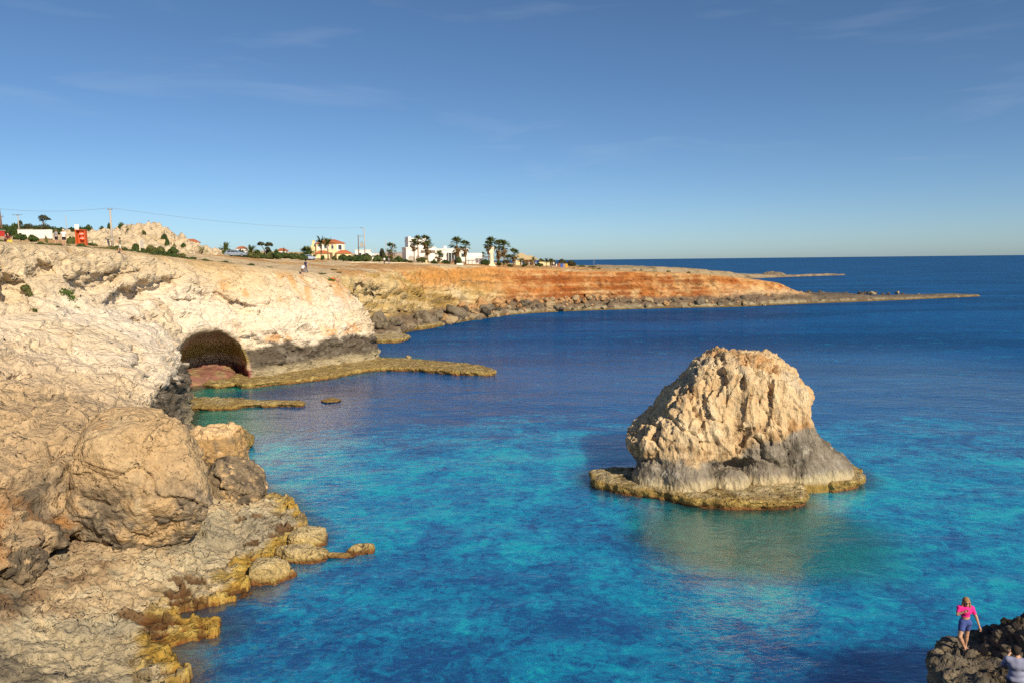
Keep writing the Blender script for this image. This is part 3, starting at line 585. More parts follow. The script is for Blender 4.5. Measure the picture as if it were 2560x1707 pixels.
def dark_colour(P, N):
    n1 = fbm(P / 0.8, 4, 0.6, seed=150); n3 = fbm(P * 3, 3, 0.6, seed=152)
    c = np.tile(np.array([0.24, 0.185, 0.12]), (len(P), 1)); c = mixc(c, DARK * 1.3, sstep(-0.1, 0.3, n1)); c = mixc(c, TAN * 1.1, sstep(0.2, 0.5, n3)); return c
def orange_colour(P, N):
    n1 = fbm(P / 0.9, 4, 0.6, seed=155); n3 = fbm(P * 2.5, 3, 0.6, seed=156)
    c = np.tile(np.array([0.42, 0.27, 0.12]), (len(P), 1)); c = mixc(c, TAN * 1.2, sstep(0.0, 0.4, n1)); c = mixc(c, DARK * 1.8, sstep(0.15, 0.45, n3) * 0.6); c = mixc(c, TAN * 1.3, sstep(0.6, 0.9, N[:, 2])); return c
def gold_colour(P, N):
    c = ledge_colour(P, N, 0.5, 0.85); return mixc(c, np.array([0.56, 0.44, 0.22]), sstep(0.15, 0.4, P[:, 2] + 0.1 * fbm(P * 2, 3, seed=98)) * 0.65)
def grey_colour(P, N):
    n1 = fbm(P / 0.8, 4, 0.6, seed=160); c = np.tile(np.array([0.36, 0.32, 0.24]), (len(P), 1)); c = mixc(c, GREY, sstep(-0.1, 0.4, n1)); return c
blob_rock((-17.5, 34.0, 2.9), (3.0, 3.2, 4.1), 5, 0.075, 0.20, 9, (0.05, -0.05, 0.45), colour=slump_colour, label='huge rounded tan boulder with dark lichen at its foot, above the shelf', power=4.5, taper=-0.22)
blob_rock((-18.6, 45.5, 1.7), (1.9, 1.7, 2.2), 9, 0.10, 0.28, 6, (0.2, 0.1, 0.5), colour=orange_colour, label='blocky orange-brown boulder behind the huge rounded boulder', power=3.6)
blob_rock((-16.0, 41.5, 1.35), (1.75, 1.6, 1.5), 14, 0.09, 0.28, 5, (0.1, 0.3, 0.2), colour=dark_colour, label='dark speckled round boulder at the water side of the huge boulder')
for i, (px, py, z, r, lab) in enumerate([(585, 1205, 0.7, (1.3, 1.0, 0.9), 'grey jagged rock on the shelf below the dark speckled boulder'), (535, 1225, 0.8, (1.1, 0.9, 0.75), 'flat grey rock wedged beside the huge rounded boulder'),
                                         (20, 1415, 2.0, (1.1, 1.2, 1.2), 'round grey boulder under the cliff at the left edge')]):
    p = at_z(px, py, z); blob_rock((p[0], p[1], z), r, 30 + i, 0.08, 0.32, 5, (0.2 * i, 0.15, 0.7 * i), colour=grey_colour if i < 2 else dark_colour, label=lab)
for i, (px, py, r, rz, lab) in enumerate([(773, 1349, (1.05, 0.75, 0.62), 0.25, 'pale wedge-shaped algae rock nearest the shelf in the water'), (752, 1388, (1.35, 0.72, 0.5), 0.0, 'golden low algae rock with a tail pointing out to sea'),
                                          (680, 1436, (1.15, 0.72, 0.72), 0.15, 'golden blocky algae rock closest to the camera off the shelf'), (905, 1372, (0.75, 0.35, 0.28), 0.15, 'small rust and gold rock at the tip of the tail, awash'), (845, 1386, (0.9, 0.18, 0.12), 0.12, 'thin rusty spine of rock just breaking the surface')]):
    p = at_z(px, py, 0.15); blob_rock((p[0], p[1], 0.12), r, 50 + i, 0.06, 0.30, 4, (0.0, 0.08, rz), colour=gold_colour, mat=M_ALGAE, label=lab)
# ------------------------------------------------------------------ far coast: ochre strata and the red headland
FAR = [
    (-2.0, [(-36, 113), (-28.5, 123), (-25, 131), (-21.5, 133), (-19.0, 137), (-20.5, 144), (-16, 157), (-7.6, 175), (2.7, 191), (14, 199), (27, 203.5), (46, 208), (65, 210), (80.6, 218), (121, 233.5), (160, 252), (163, 255), (150, 258), (118, 249), (98, 250), (86, 258), (72, 285), (55, 330)]),
    (0.9, [(-37, 113), (-29.5, 123), (-26.5, 132), (-22.5, 135), (-21, 139), (-21.5, 145), (-17.5, 157.5), (-9.2, 176), (1.0, 193), (13, 201), (26.5, 206), (45, 210.5), (64, 212.5), (80, 220.5), (120, 235.5), (158, 252.5), (160, 254), (149, 256.5), (118, 247.5), (97, 249), (85, 257), (71, 285), (54, 330)]),
    (2.2, [(-38, 114), (-32, 124), (-29.5, 133), (-27, 140), (-24, 148), (-20.5, 159), (-13, 178), (-3, 195.5), (10, 204), (25, 209), (44, 213), (63, 215.5), (79, 223), (100, 231), (122, 239), (128, 243), (118, 246), (96, 247), (84, 255), (70, 285), (53, 330)]),
    (3.4, [(-38.5, 114), (-33, 124), (-30.5, 134), (-28, 141), (-24.8, 149), (-21.5, 160), (-15, 179.5), (-5, 197), (8, 206), (24, 211.5), (44, 215), (62, 217.5), (79, 225.5), (93, 233.5), (93, 239.5), (84, 253), (69, 285), (52, 330)]),
    (7.0, [(-39, 114), (-33, 125), (-30.2, 135), (-27.6, 142), (-24.3, 150), (-21.2, 161), (-16, 180.5), (-6, 198), (7, 207.5), (24, 212.5), (44, 216), (61, 218.5), (78, 226.5), (89, 236), (83, 252), (67, 284), (51, 330)]),
    (9.6, [(-40, 115), (-31.8, 123), (-29.0, 133), (-27.0, 142), (-24.4, 151), (-22.6, 162), (-17, 181.5), (-7, 199), (6, 209), (23, 214), (43, 217), (60, 220), (74, 228), (83, 239), (78, 252), (64, 284), (50, 330)]),
    (13.0, [(-41, 116), (-34, 125), (-32, 135), (-30, 144), (-28, 154), (-25, 164), (-19, 184), (-8, 201), (5, 211), (23, 215.5), (43, 219), (58, 222), (66, 231), (70, 241), (68, 253), (60, 284), (48, 330)]),
]
FAR = [(z, catmull(p + [(-110, 330), (-110, 113)], 4)) for z, p in FAR]
def far_top(X, Y):
    base = ztop(X, Y)
    bench = 2.3 - 1.3 * sstep(95, 150, X)
    return np.where(X > 94, np.minimum(base, bench), np.minimum(base, lerp(base, 2.6, sstep(82, 95, X))))
def far_coast():
    h = 0.5; xs = np.arange(-62, 166, h); ys = np.arange(112.6, 300, h); zs = np.arange(-1.5, 16.5, h)
    f = field(FAR, xs, ys, zs, far_top, 1.0); o0 = (xs[0], ys[0], zs[0])
    for pts, rad in [([(868, 708), (905, 722), (945, 732)], [0.9, 1.5, 0.8]), ([(925, 712), (950, 722)], [0.8, 0.5]), ([(985, 768), (1010, 776), (1040, 783)], [0.6, 1.0, 0.6]), ([(895, 735), (900, 750)], [1.0, 0.8]), ([(1060, 720), (1120, 727)], [0.5, 0.5]), ([(925, 748), (965, 745)], [0.4, 0.6])]:
        hits = [march(f, o0, h, *p, t0=100, t1=300) for p in pts]
        if any(q is None for q in hits): continue
        carve_line(f, xs, ys, zs, [q + np.array([0, -0.3, -0.3]) for q in hits], rad, squash=1.4, k=0.4)
    P, Q = surface_nets(f, o0, h); P = P.astype(np.float32); N = vnormals(P, Q)
    warp = fbm(P / 12, 3, seed=200); og = sstep(-14, 0, P[:, 0] - 0.15 * (P[:, 1] - 175) + 3 * warp)
    st = P[:, 2] + 0.14 * P[:, 0] * (1 - og) + 0.02 * P[:, 1] + warp * 1.2
    bed = fbm(np.stack([P[:, 0] / 16, P[:, 1] / 16, st * 1.25], 1), 2, 0.5, seed=201, ridged=True)
    f1, e1 = facets(np.stack([P[:, 0] / 4.6 + warp, P[:, 1] / 4.6, st / 2.3], 1), seed=44); f2, e2 = facets(np.stack([P[:, 0] / 1.9 + warp, P[:, 1] / 1.9, st / 0.9], 1), seed=45)
    ground = sstep(-1.2, -0.2, P[:, 2] - far_top(P[:, 0], P[:, 1])) * sstep(0.5, 0.8, N[:, 2])
    gul = fbm(np.stack([P[:, 0] / 3.0 + warp, P[:, 1] / 3.0, P[:, 2] / 14], 1), 3, 0.6, seed=207, ridged=True)
    d = 0.5 * gul * og + 0.95 * bed * (1.1 - 0.45 * og) + 0.9 * fbm(P / 9, 3, seed=203) + 1.15 * f1 - 0.3 * sstep(0.1, 0, e1) + 0.5 * f2 + 0.25 * fbm(P / 1.8, 3, 0.6, seed=204)
    d *= (1 - 0.85 * ground) * sstep(-0.8, 0.8, P[:, 2] - 0.2) * 0.8
    V = P + N * d[:, None]; x, y, z = V.T
    n1 = fbm(V / 4, 4, 0.6, seed=210); n2 = fbm(V / 14, 3, seed=211); n3 = fbm(V / 1.4, 3, 0.6, seed=212)
    yel = np.tile(np.array([0.56, 0.43, 0.22]), (len(V), 1)); yel = mixc(yel, np.array([0.42, 0.28, 0.09]), sstep(-0.1, 0.4, fbm(np.stack([x / 20, y / 20, st * 1.6], 1), 3, seed=213))); yel = mixc(yel, np.array([0.66, 0.54, 0.34]), sstep(0.1, 0.5, n1) * 0.7)
    yel = mixc(yel, ORANGE * 1.05, sstep(7.5, 10.5, z + 2.0 * n2 + 0.10 * (x + 25)) * sstep(-0.4, 0.3, n1 + 0.1 * (x + 22)) * 0.8)
    red = np.tile(np.array([0.40, 0.150, 0.040]), (len(V), 1)); red = mixc(red, np.array([0.50, 0.27, 0.10]), sstep(-0.1, 0.45, n1 + 0.3 * n3)); red = mixc(red, np.array([0.62, 0.46, 0.24]), sstep(0.15, 0.55, n2 + 0.4 * n1 + 0.22 * sstep(7, 4, z)) * 0.7)
    red = mixc(red, np.array([0.30, 0.085, 0.02]), sstep(0.0, 0.4, fbm(np.stack([x / 2.2, y / 2.2, z / 7], 1), 3, seed=215)) * 0.7)
    red = mixc(red, np.array([0.60, 0.45, 0.26]), sstep(52, 66, x + 6 * n2) * sstep(5.2, 3.4, z + n1) * 0.8)
    band = fbm(np.stack([x / 30, y / 30, (z + 0.6 * warp + 0.14 * x * (1 - og)) * 1.7], 1), 3, 0.6, seed=221); band2 = fbm(np.stack([x / 14, y / 14, (z + 0.5 * warp) * 4.0], 1), 2, seed=222)
    red = mixc(red, np.array([0.22, 0.075, 0.025]), sstep(0.12, 0.4, band + 0.3 * band2) * 0.75); red = mixc(red, np.array([0.58, 0.40, 0.20]), sstep(0.10, 0.45, -band + 0.3 * n1) * 0.55); yel = mixc(yel, np.array([0.22, 0.15, 0.07]), sstep(0.15, 0.45, band + 0.4 * band2) * 0.8)
    c = yel + (red - yel) * og[:, None]
    c = mixc(c, np.array([0.17, 0.125, 0.085]), sstep(3.6, 2.4, z + 0.9 * n1)); c = mixc(c, SALT * 0.85, sstep(1.7, 0.7, z + 0.6 * n1) * sstep(-0.4, 0.2, n3 + n1)); c = mixc(c, ALGAE * 0.5, sstep(0.55, 0.2, z))
    tip = sstep(88, 95, x); c = mixc(c, DARK * 1.7, tip * sstep(0.6, 0.9, N[:, 2]) * sstep(-0.5, 0.1, n1 + 0.2) * 0.85)
    soil = mixc(np.tile(BUFF * 0.97, (len(V), 1)), np.array([0.50, 0.29, 0.12]), sstep(-0.15, 0.35, n2 + 0.4 * n1 - 0.35 + 0.6 * og + 0.4 * sstep(125, 165, y))); soil = mixc(soil, np.array([0.27, 0.23, 0.10]), sstep(0.3, 0.6, fbm(V / 5, 3, seed=218)) * 0.5 * sstep(20, 50, x))
    c = c + (soil - c) * (ground * (1 - tip))[:, None]
    me = np_mesh('headland', V, Q); set_col(me, c * (1 + 0.1 * n3)[:, None]); link('headland', me, M_FAR, kind='structure')
far_coast()
# small ledges at the foot of the ochre strata
ledge(WP([(915, 851), (960, 853), (1000, 851), (1026, 844), (1010, 838), (960, 835), (920, 833)], 0.4) + [(-31, 136), (-30, 131)], 0.7, 'flat pale ledge just behind the point of the cave headland', h=0.2, dry=0.8)
ledge(WP([(955, 818), (1005, 824), (1060, 820), (1105, 811), (1085, 806), (1020, 808), (960, 812)], 0.4) + [(-27, 158), (-28, 150)], 0.9, 'long low ledge below the ochre strata with a dark wet edge', h=0.25, dry=0.8)

# ------------------------------------------------------------------ land behind: one sheet of dry ground, running on to the hills
def height_sheet(name, xs, ys, zf, mat, cf, keep=None, **kw):
    X, Y = np.meshgrid(xs, ys, indexing='ij'); Z = zf(X, Y); nx, ny = X.shape; i = np.arange(nx * ny).reshape(nx, ny)
    V = np.stack([X.ravel(), Y.ravel(), Z.ravel()], 1).astype(np.float32)
    Q = np.stack([i[:-1, :-1].ravel(), i[1:, :-1].ravel(), i[1:, 1:].ravel(), i[:-1, 1:].ravel()], 1)
    if keep is not None:
        k = keep(X, Y).ravel(); Q = Q[k[Q].all(1)]; used = np.zeros(len(V), bool); used[Q.ravel()] = True; re = np.cumsum(used) - 1; V = V[used]; Q = re[Q]
    me = np_mesh(name, V, Q); set_col(me, cf(V)); return link(name, me, mat, kind='structure', **kw)
def soil_colour(V):
    n1 = fbm(V / 4, 4, 0.6, seed=230); n2 = fbm(V / 15, 3, seed=231); n3 = fbm(V / 1.2, 2, seed=232)
    c = np.tile(BUFF * 0.95, (len(V), 1)); c = mixc(c, SOIL, sstep(-0.2, 0.4, n2) * 0.5); c = mixc(c, np.array([0.26, 0.22, 0.10]), sstep(0.05, 0.4, n1 + 0.3 * n3) * 0.7); c = mixc(c, ORANGE * 0.8, sstep(0.25, 0.5, n2 - n1 * 0.3) * 0.5)
    return c
rim_poly = catmull([(-43.5, 5), (-46, 60), (-45, 68), (-44, 77), (-42, 88), (-38, 95), (-35, 99), (-34, 106), (-36, 112), (-40, 118), (-36, 132), (-34, 144), (-31, 156), (-28, 166), (-21, 187), (-10, 204), (4, 214), (22, 218.5), (42, 222), (55, 226), (60, 236), (62, 250), (55, 284), (45, 330), (30, 420), (20, 560), (-60, 900), (-900, 900), (-900, 5)], 3)
def ground_z(X, Y):
    far = sstep(300, 900, Y); z = ztop(X, Y); z = z + far * 2.0
    inblk = sstep(-70, -66, X) * sstep(296, 290, Y)
    return z - 0.5 * inblk - 0.05 + 0.12 * fbm(np.stack([X.ravel() / 3, Y.ravel() / 3, 0 * X.ravel()], 1), 3, seed=235).reshape(X.shape)
gx = np.concatenate([np.arange(-420, -130, 6.0), np.arange(-130, 64, 1.0)]); gy = np.concatenate([np.arange(30, 300, 1.0), np.arange(300, 700, 8.0)])
height_sheet('ground', gx, gy, ground_z, M_DIRT, soil_colour, keep=lambda X, Y: (poly_sdf(X, Y, rim_poly) < -3) & ((X < -57) | (Y > 292) | (Y < 40)))
# second, farther headland
fp = catmull([(30, 380), (60, 372), (95, 400), (130, 440), (165, 500), (222, 546), (254, 562), (242, 568), (186, 556), (140, 560), (60, 620), (20, 640)], 4)
def fh_z(X, Y):
    d = -poly_sdf(X, Y, fp); P = np.stack([X.ravel(), Y.ravel(), 0 * X.ravel()], 1); n = fbm(P / 14, 4, 0.6, seed=240).reshape(X.shape); n2 = fbm(P / 4, 3, 0.6, seed=241).reshape(X.shape)
    hgt = lerp(9.2, 1.1, sstep(70, 200, X)); return np.where(d > 0, np.minimum(hgt, 0.4 + d * 0.5 + 1.2 * n) + 0.9 * n * sstep(0, 8, d) + 0.5 * n2, -1.0 + 0.0 * X)
def fh_c(V):
    n = fbm(V / 6, 4, 0.6, seed=243); n2 = fbm(V / 2.0, 3, 0.6, seed=244); c = np.tile(BUFF * 0.62, (len(V), 1)); c = mixc(c, np.array([0.14, 0.11, 0.06]), sstep(0.05, 0.4, n + 0.3 * n2) * 0.8); c = mixc(c, DARK * 2.0, sstep(1.4, 0.4, V[:, 2]) * 0.8); return c
height_sheet('far_headland', np.arange(25, 262, 1.5), np.arange(365, 640, 2.0), fh_z, M_FAR, fh_c, keep=lambda X, Y: poly_sdf(X, Y, fp) < 3)
blob_rock((192, 545, 0.6), (9, 6, 3.0), 61, 0.5, 0.3, 5, colour=lambda P, N: np.tile(DARK * 2.2, (len(P), 1)) * (1 + 0.3 * fbm(P / 2, 3, seed=3))[:, None], mat=M_BOULDER, label='dark low rock outcrop near the tip of the farthest headland', cat='rock', name='rock_outcrop')
# distant hills beyond the houses
def hills(name, xs, ys, prof, rgb, seed):
    def zf(X, Y):
        P = np.stack([X.ravel(), Y.ravel(), 0 * X.ravel()], 1); n = fbm(P / 90, 5, 0.55, seed=seed).reshape(X.shape); t = (Y - ys[0]) / (ys[-1] - ys[0])
        return prof(X) * np.sin(np.clip(t, 0, 1) * math.pi) * (1 + 0.25 * n) + 6 * n - 2
    height_sheet(name, xs, ys, zf, M_FAR, lambda V: mixc(np.tile(np.array(rgb), (len(V), 1)), np.array([0.22, 0.19, 0.16]), sstep(-0.1, 0.4, fbm(V / 30, 4, 0.6, seed=seed + 1))))
hills('hills', np.arange(-900, -60, 7.0), np.arange(1300, 1700, 9.0), lambda X: 0.62 * (38 + 16 * sstep(-330, -230, X) - 14 * sstep(-290, -420, X) - 40 * sstep(-190, -90, X)), (0.50, 0.41, 0.36), 250)

# ------------------------------------------------------------------ the rocky knoll on the left
def knoll():
    top = [(150, 590), (175, 583), (215, 579), (262, 574), (300, 568), (330, 562), (352, 557), (378, 556), (396, 561), (408, 570), (425, 583), (448, 594), (470, 604), (492, 616), (520, 628)]
    T = np.array([at_y(px, py, 146) for px, py in top]); T[:, 2] -= 0.35; T[0, 2] = T[-1, 2] = 11.0; h = 0.3
    xs = np.arange(-96, -58, h); ys = np.arange(122, 166, h); zs = np.arange(12, 25.5, h)
    X, Y = np.meshgrid(xs, ys, indexing='ij'); crest = np.interp(X, T[:, 0], T[:, 2]); b = ztop(X, Y) - 0.6
    prof = b + (crest - b) * np.clip(1 - np.abs((Y - 146) / 19.0), 0, 1) ** 0.85
    f = np.empty((len(xs), len(ys), len(zs)), np.float32)
    for k, z in enumerate(zs): f[:, :, k] = (z - prof) * 0.8
    P, Q = surface_nets(f, (xs[0], ys[0], zs[0]), h); P = P.astype(np.float32); N = vnormals(P, Q)
    f1, e1 = facets(P / np.array([2.4, 2.4, 1.5], np.float32), seed=71); f2, e2 = facets(P / 1.0, seed=72)
    d = 1.35 * f1 - 0.6 * sstep(0.16, 0, e1) + 0.75 * f2 + 0.3 * fbm(P / 3, 3, seed=73)
    V = P + N * d[:, None] * sstep(0.0, 1.2, P[:, 2] - ztop(P[:, 0], P[:, 1]) + 0.9)[:, None]
    n1 = fbm(V / 2.5, 4, 0.6, seed=75); n2 = fbm(V / 6, 3, seed=76)
    c = np.tile(np.array([0.58, 0.475, 0.33]), (len(V), 1)); c = mixc(c, BUFF * 0.85, sstep(0, 0.5, n1)); c = mixc(c, np.array([0.15, 0.15, 0.055]), sstep(0.18, 0.42, n2 + 0.4 * n1) * sstep(20.5, 17, V[:, 2] + n2) * 0.9)
    me = np_mesh('knoll', V, Q); set_col(me, c); link('knoll', me, M_BOULDER, kind='structure')
knoll()

# ------------------------------------------------------------------ the photographer's side of the bay: unseen cliff behind, its right rim pushed forward to shade the rock, and the rock the bathers stand on
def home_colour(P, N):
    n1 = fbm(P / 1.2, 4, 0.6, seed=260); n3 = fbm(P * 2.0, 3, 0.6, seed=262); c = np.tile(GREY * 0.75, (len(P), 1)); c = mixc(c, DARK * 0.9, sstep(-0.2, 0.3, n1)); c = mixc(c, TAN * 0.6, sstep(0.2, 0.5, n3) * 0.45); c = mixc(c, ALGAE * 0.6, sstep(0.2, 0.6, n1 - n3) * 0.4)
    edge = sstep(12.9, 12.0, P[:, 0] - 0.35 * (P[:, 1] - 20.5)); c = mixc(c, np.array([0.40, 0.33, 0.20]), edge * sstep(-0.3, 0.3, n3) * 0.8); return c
def home_disp(P, N):
    v1, v2, c2 = worley(P / 0.42, seed=82); return 0.15 * fbm(P / 1.6, 3, seed=263) + 0.20 * facets(P / 0.8, seed=83)[0] + 0.16 * facets(P / 0.33, seed=84)[0] + 0.14 * fbm(P / 0.3, 3, 0.6, seed=264, ridged=True)
RK = [(11.6, 19.0), (12.0, 20.2), (13.1, 21.3), (14.5, 21.7), (16.5, 22.0), (20, 22.3), (23, 17), (22, 9), (9.5, 9), (10.2, 15)]
def rk_in(k): c = np.mean(RK, 0); return catmull([tuple(c + (np.array(p) - c) * k) for p in RK], 4)
def mound_extra(f, xs, ys, zs):
    G = grid_pts(xs, ys, zs)
    for c, r in [((15.5, 20.0, 2.2), (1.7, 1.2, 1.5)), ((17.3, 19.6, 2.1), (2.2, 1.6, 1.8)), ((14.4, 18.4, 2.3), (1.3, 1.2, 0.7))]:
        q = (G - np.array(c, np.float32)) / np.array(r, np.float32); f = smin(f, ((np.linalg.norm(q, axis=-1) - 1) * min(r)).astype(np.float32), 0.4)
    return f
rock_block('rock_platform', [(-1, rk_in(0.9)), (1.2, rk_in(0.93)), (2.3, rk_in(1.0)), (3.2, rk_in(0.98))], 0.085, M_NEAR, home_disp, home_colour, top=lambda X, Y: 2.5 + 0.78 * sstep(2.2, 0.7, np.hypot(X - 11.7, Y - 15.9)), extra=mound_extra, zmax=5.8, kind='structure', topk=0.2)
HM = [(0, [(-46, -4), (-20, -1), (0, -0.5), (13, 6.8), (31, 7.4), (60, 6), (60, -30), (-46, -30)]), (11.5, [(-46, -5), (-20, -2.5), (-4, 1.2), (4, 1.2), (14, 6.0), (31, 6.6), (60, 5), (60, -30), (-46, -30)]), (14, [(-46, -6), (-20, -4), (-4, 0.6), (4, 0.6), (14, 5.6), (31, 6.2), (60, 4.5), (60, -30), (-46, -30)])]
rock_block('unseen_cliff', [(z, np.array(p, float)) for z, p in HM], 0.5, M_NEAR, lambda P, N: 0.4 * fbm(P / 4, 3, seed=270) * sstep(1.5, 4.0, np.hypot(P[:, 0], P[:, 1])), home_colour, top=lambda X, Y: 12.3 + 0.0 * X, zmax=15, kind='structure')

# ------------------------------------------------------------------ sea
def sea_axis(lo, hi, step, far, g=1.25):
    a = list(np.arange(lo, hi + step, step)); s = step
    while a[-1] < far: s *= g; a.append(a[-1] + s)
    s = step
    while a[0] > -far: s *= g; a.insert(0, a[0] - s)
    return np.array(a)
def sea():
    xs = sea_axis(-40, 40, 0.4, 26000, 1.12); ys = sea_axis(14, 62, 0.4, 26000, 1.06)
    X, Y = np.meshgrid(xs, ys, indexing='ij'); nx, ny = X.shape; i = np.arange(nx * ny).reshape(nx, ny)
    V = np.stack([X.ravel(), Y.ravel(), 0 * X.ravel()], 1).astype(np.float32)
    Q = np.stack([i[:-1, :-1].ravel(), i[1:, :-1].ravel(), i[1:, 1:].ravel(), i[:-1, 1:].ravel()], 1)
    x, y = V[:, 0], V[:, 1]; n = fbm(np.stack([x / 9, y / 9, 0 * x], 1), 4, 0.55, seed=300); n2 = fbm(np.stack([x / 30, y / 30, 0 * x], 1), 3, seed=301)
    # how far the sandy bottom shows through: bright in the middle of the cove, fading with depth outwards
    bright = sstep(68, 48, y + 6 * n2) * (0.05 + 0.95 * sstep(25, 36, y - 0.10 * x + 4.0 * n)) * (0.95 + 0.35 * n)
    bright = np.maximum(bright, 0.85 * sstep(40, 26, np.hypot((x - 14) * 0.75, (y - 36)) * 2.8 + 6 * n))
    bright = np.maximum(bright, 0.62 * sstep(70, 58, y + 5 * n) * sstep(-21, -14, x))
    cliffd = poly_sdf(X, Y, LEVELS[0][1]).ravel(); shelfd = poly_sdf(X, Y, shelf_poly).ravel()
    green = np.maximum(sstep(9, 2, cliffd) * sstep(57, 62, y) * sstep(112, 100, y), 0.95 * sstep(1.15, 0.55, np.hypot((x - 13.0) / 6.8, (y - 36.4) / 7.2) + 0.25 * n))  # green water by the cliff foot; by the stack, colour darkened under its reflection
    mid = sstep(140, 55, y) * (0.55 + 0.45 * n)
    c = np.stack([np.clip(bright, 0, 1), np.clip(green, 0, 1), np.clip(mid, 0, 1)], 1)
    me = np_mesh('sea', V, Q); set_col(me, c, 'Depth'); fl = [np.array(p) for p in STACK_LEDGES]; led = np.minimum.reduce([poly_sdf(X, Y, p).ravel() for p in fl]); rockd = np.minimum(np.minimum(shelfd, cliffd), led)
    set_col(me, np.stack([sstep(135, 50, y) * sstep(80, 45, x), sstep(1.7, 0.0, rockd + 0.7 * n), sstep(7.0, 0.5, shelfd + 2.5 * n)], 1), 'Calm')
    m_, nd, l, b = new_mat('sea_water')
    at = nd.new('ShaderNodeAttribute'); at.attribute_name = 'Depth'; sp = nd.new('ShaderNodeSeparateColor'); l.new(at.outputs['Color'], sp.inputs['Color'])
    ge = nd.new('ShaderNodeNewGeometry')
    def noise(scale, detail, rough, dist=0.0, st=(1, 1, 1), rot=0.0):
        mp = nd.new('ShaderNodeMapping'); mp.inputs['Scale'].default_value = st; mp.inputs['Rotation'].default_value = (0, 0, rot); l.new(ge.outputs['Position'], mp.inputs['Vector'])
        t = nd.new('ShaderNodeTexNoise'); t.inputs['Scale'].default_value = scale; t.inputs['Detail'].default_value = detail; t.inputs['Roughness'].default_value = rough; t.inputs['Distortion'].default_value = dist
        l.new(mp.outputs['Vector'], t.inputs['Vector']); return t.outputs['Fac']
    def math_(op, a, b_=None, c_=None):
        q = nd.new('ShaderNodeMath'); q.operation = op
        for k, v in enumerate((a, b_, c_)):
            if v is None: continue
            if isinstance(v, (int, float)): q.inputs[k].default_value = v
            else: l.new(v, q.inputs[k])
        return q.outputs[0]
    def ramp(v, a, b_):
        r = nd.new('ShaderNodeMapRange'); r.interpolation_type = 'SMOOTHSTEP'; r.inputs['From Min'].default_value = a; r.inputs['From Max'].default_value = b_; l.new(v, r.inputs['Value']); return r.outputs['Result']
    def mix(f, c1, c2):
        q = nd.new('ShaderNodeMixRGB')
        for k, v in (('Fac', f), ('Color1', c1), ('Color2', c2)):
            if isinstance(v, tuple): q.inputs[k].default_value = (*v, 1)
            elif isinstance(v, float): q.inputs[k].default_value = v
            else: l.new(v, q.inputs[k])
        return q.outputs['Color']
    patch = noise(0.22, 6, 0.62, 0.8, (1, 1.25, 1), 0.5); weed = noise(0.75, 7, 0.68, 0.6); speck = noise(3.2, 4, 0.6)
    br = math_('ADD', sp.outputs['Red'], math_('MULTIPLY', math_('SUBTRACT', patch, 0.5), 2.6)); br = math_('ADD', br, math_('MULTIPLY', math_('SUBTRACT', weed, 0.52), 1.5))
    streak = noise(0.035, 5, 0.62, 0.5, (0.35, 1.3, 1), 0.12); deep = mix(ramp(streak, 0.36, 0.64), mix(sp.outputs['Blue'], (0.002, 0.052, 0.175), (0.001, 0.055, 0.22)), mix(sp.outputs['Blue'], (0.005, 0.085, 0.27), (0.002, 0.10, 0.31)))
    rocks = noise(1.5, 9, 0.74, 0.9); br = math_('SUBTRACT', br, math_('MULTIPLY', ramp(rocks, 0.51, 0.59), 0.40)); br = math_('ADD', br, math_('MULTIPLY', ramp(rocks, 0.47, 0.38), 0.34))
    c1 = mix(ramp(br, 0.12, 0.95), deep, (0.000, 0.25, 0.48)); c1 = mix(ramp(br, 0.75, 1.35), c1, (0.003, 0.43, 0.55))
    c1 = mix(math_('MULTIPLY', ramp(speck, 0.60, 0.75), ramp(br, 0.45, 0.95)), c1, (0.02, 0.40, 0.42))
    sy = nd.new('ShaderNodeSeparateXYZ'); l.new(ge.outputs['Position'], sy.inputs['Vector'])
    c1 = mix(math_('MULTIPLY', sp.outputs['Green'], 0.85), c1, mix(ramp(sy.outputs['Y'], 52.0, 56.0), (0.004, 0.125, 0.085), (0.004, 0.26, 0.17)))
    cm = nd.new('ShaderNodeAttribute'); cm.attribute_name = 'Calm'; cs = nd.new('ShaderNodeSeparateColor'); l.new(cm.outputs['Color'], cs.inputs['Color'])
    c1 = mix(math_('MULTIPLY', cs.outputs['Blue'], math_('MULTIPLY', ramp(speck, 0.54, 0.66), 0.55)), c1, (0.05, 0.26, 0.30))     # pale stones on the bottom close to the shelf
    c1 = mix(math_('MULTIPLY', cs.outputs['Green'], 0.75), c1, (0.030, 0.034, 0.022))                                         # submerged rock skirting the shore
    df = nd.new('ShaderNodeSubsurfaceScattering'); df.falloff = 'BURLEY'; df.inputs['Scale'].default_value = 1.0; df.inputs['Radius'].default_value = (1.0, 2.0, 2.6); gl = nd.new('ShaderNodeBsdfGlossy'); gl.inputs['Roughness'].default_value = 0.05; fr = nd.new('ShaderNodeFresnel'); fr.inputs['IOR'].default_value = 3.6
    ms = nd.new('ShaderNodeMixShader'); l.new(c1, df.inputs['Color']); nd.remove(b)
    l.new(math_('MINIMUM', fr.outputs['Fac'], math_('MULTIPLY_ADD', cs.outputs['Red'], 0.56, 0.09)), ms.inputs['Fac'])             # open, choppy water hides its grazing reflections behind wave crests
    l.new(df.outputs[0], ms.inputs[1]); l.new(gl.outputs['BSDF'], ms.inputs[2]); l.new(ms.outputs['Shader'], nd['Material Output'].inputs['Surface'])
    big = noise(0.16, 3, 0.5, 0.3, (1, 1.6, 1), 0.35); med = noise(0.8, 4, 0.55, 0.4, (1, 1.9, 1), 0.25); small = noise(3.0, 4, 0.6, 0.3, (1, 1.7, 1), -0.2)
    hgt = math_('ADD', math_('MULTIPLY', big, 0.16), math_('ADD', math_('MULTIPLY', med, 0.048), math_('MULTIPLY', small, 0.020)))
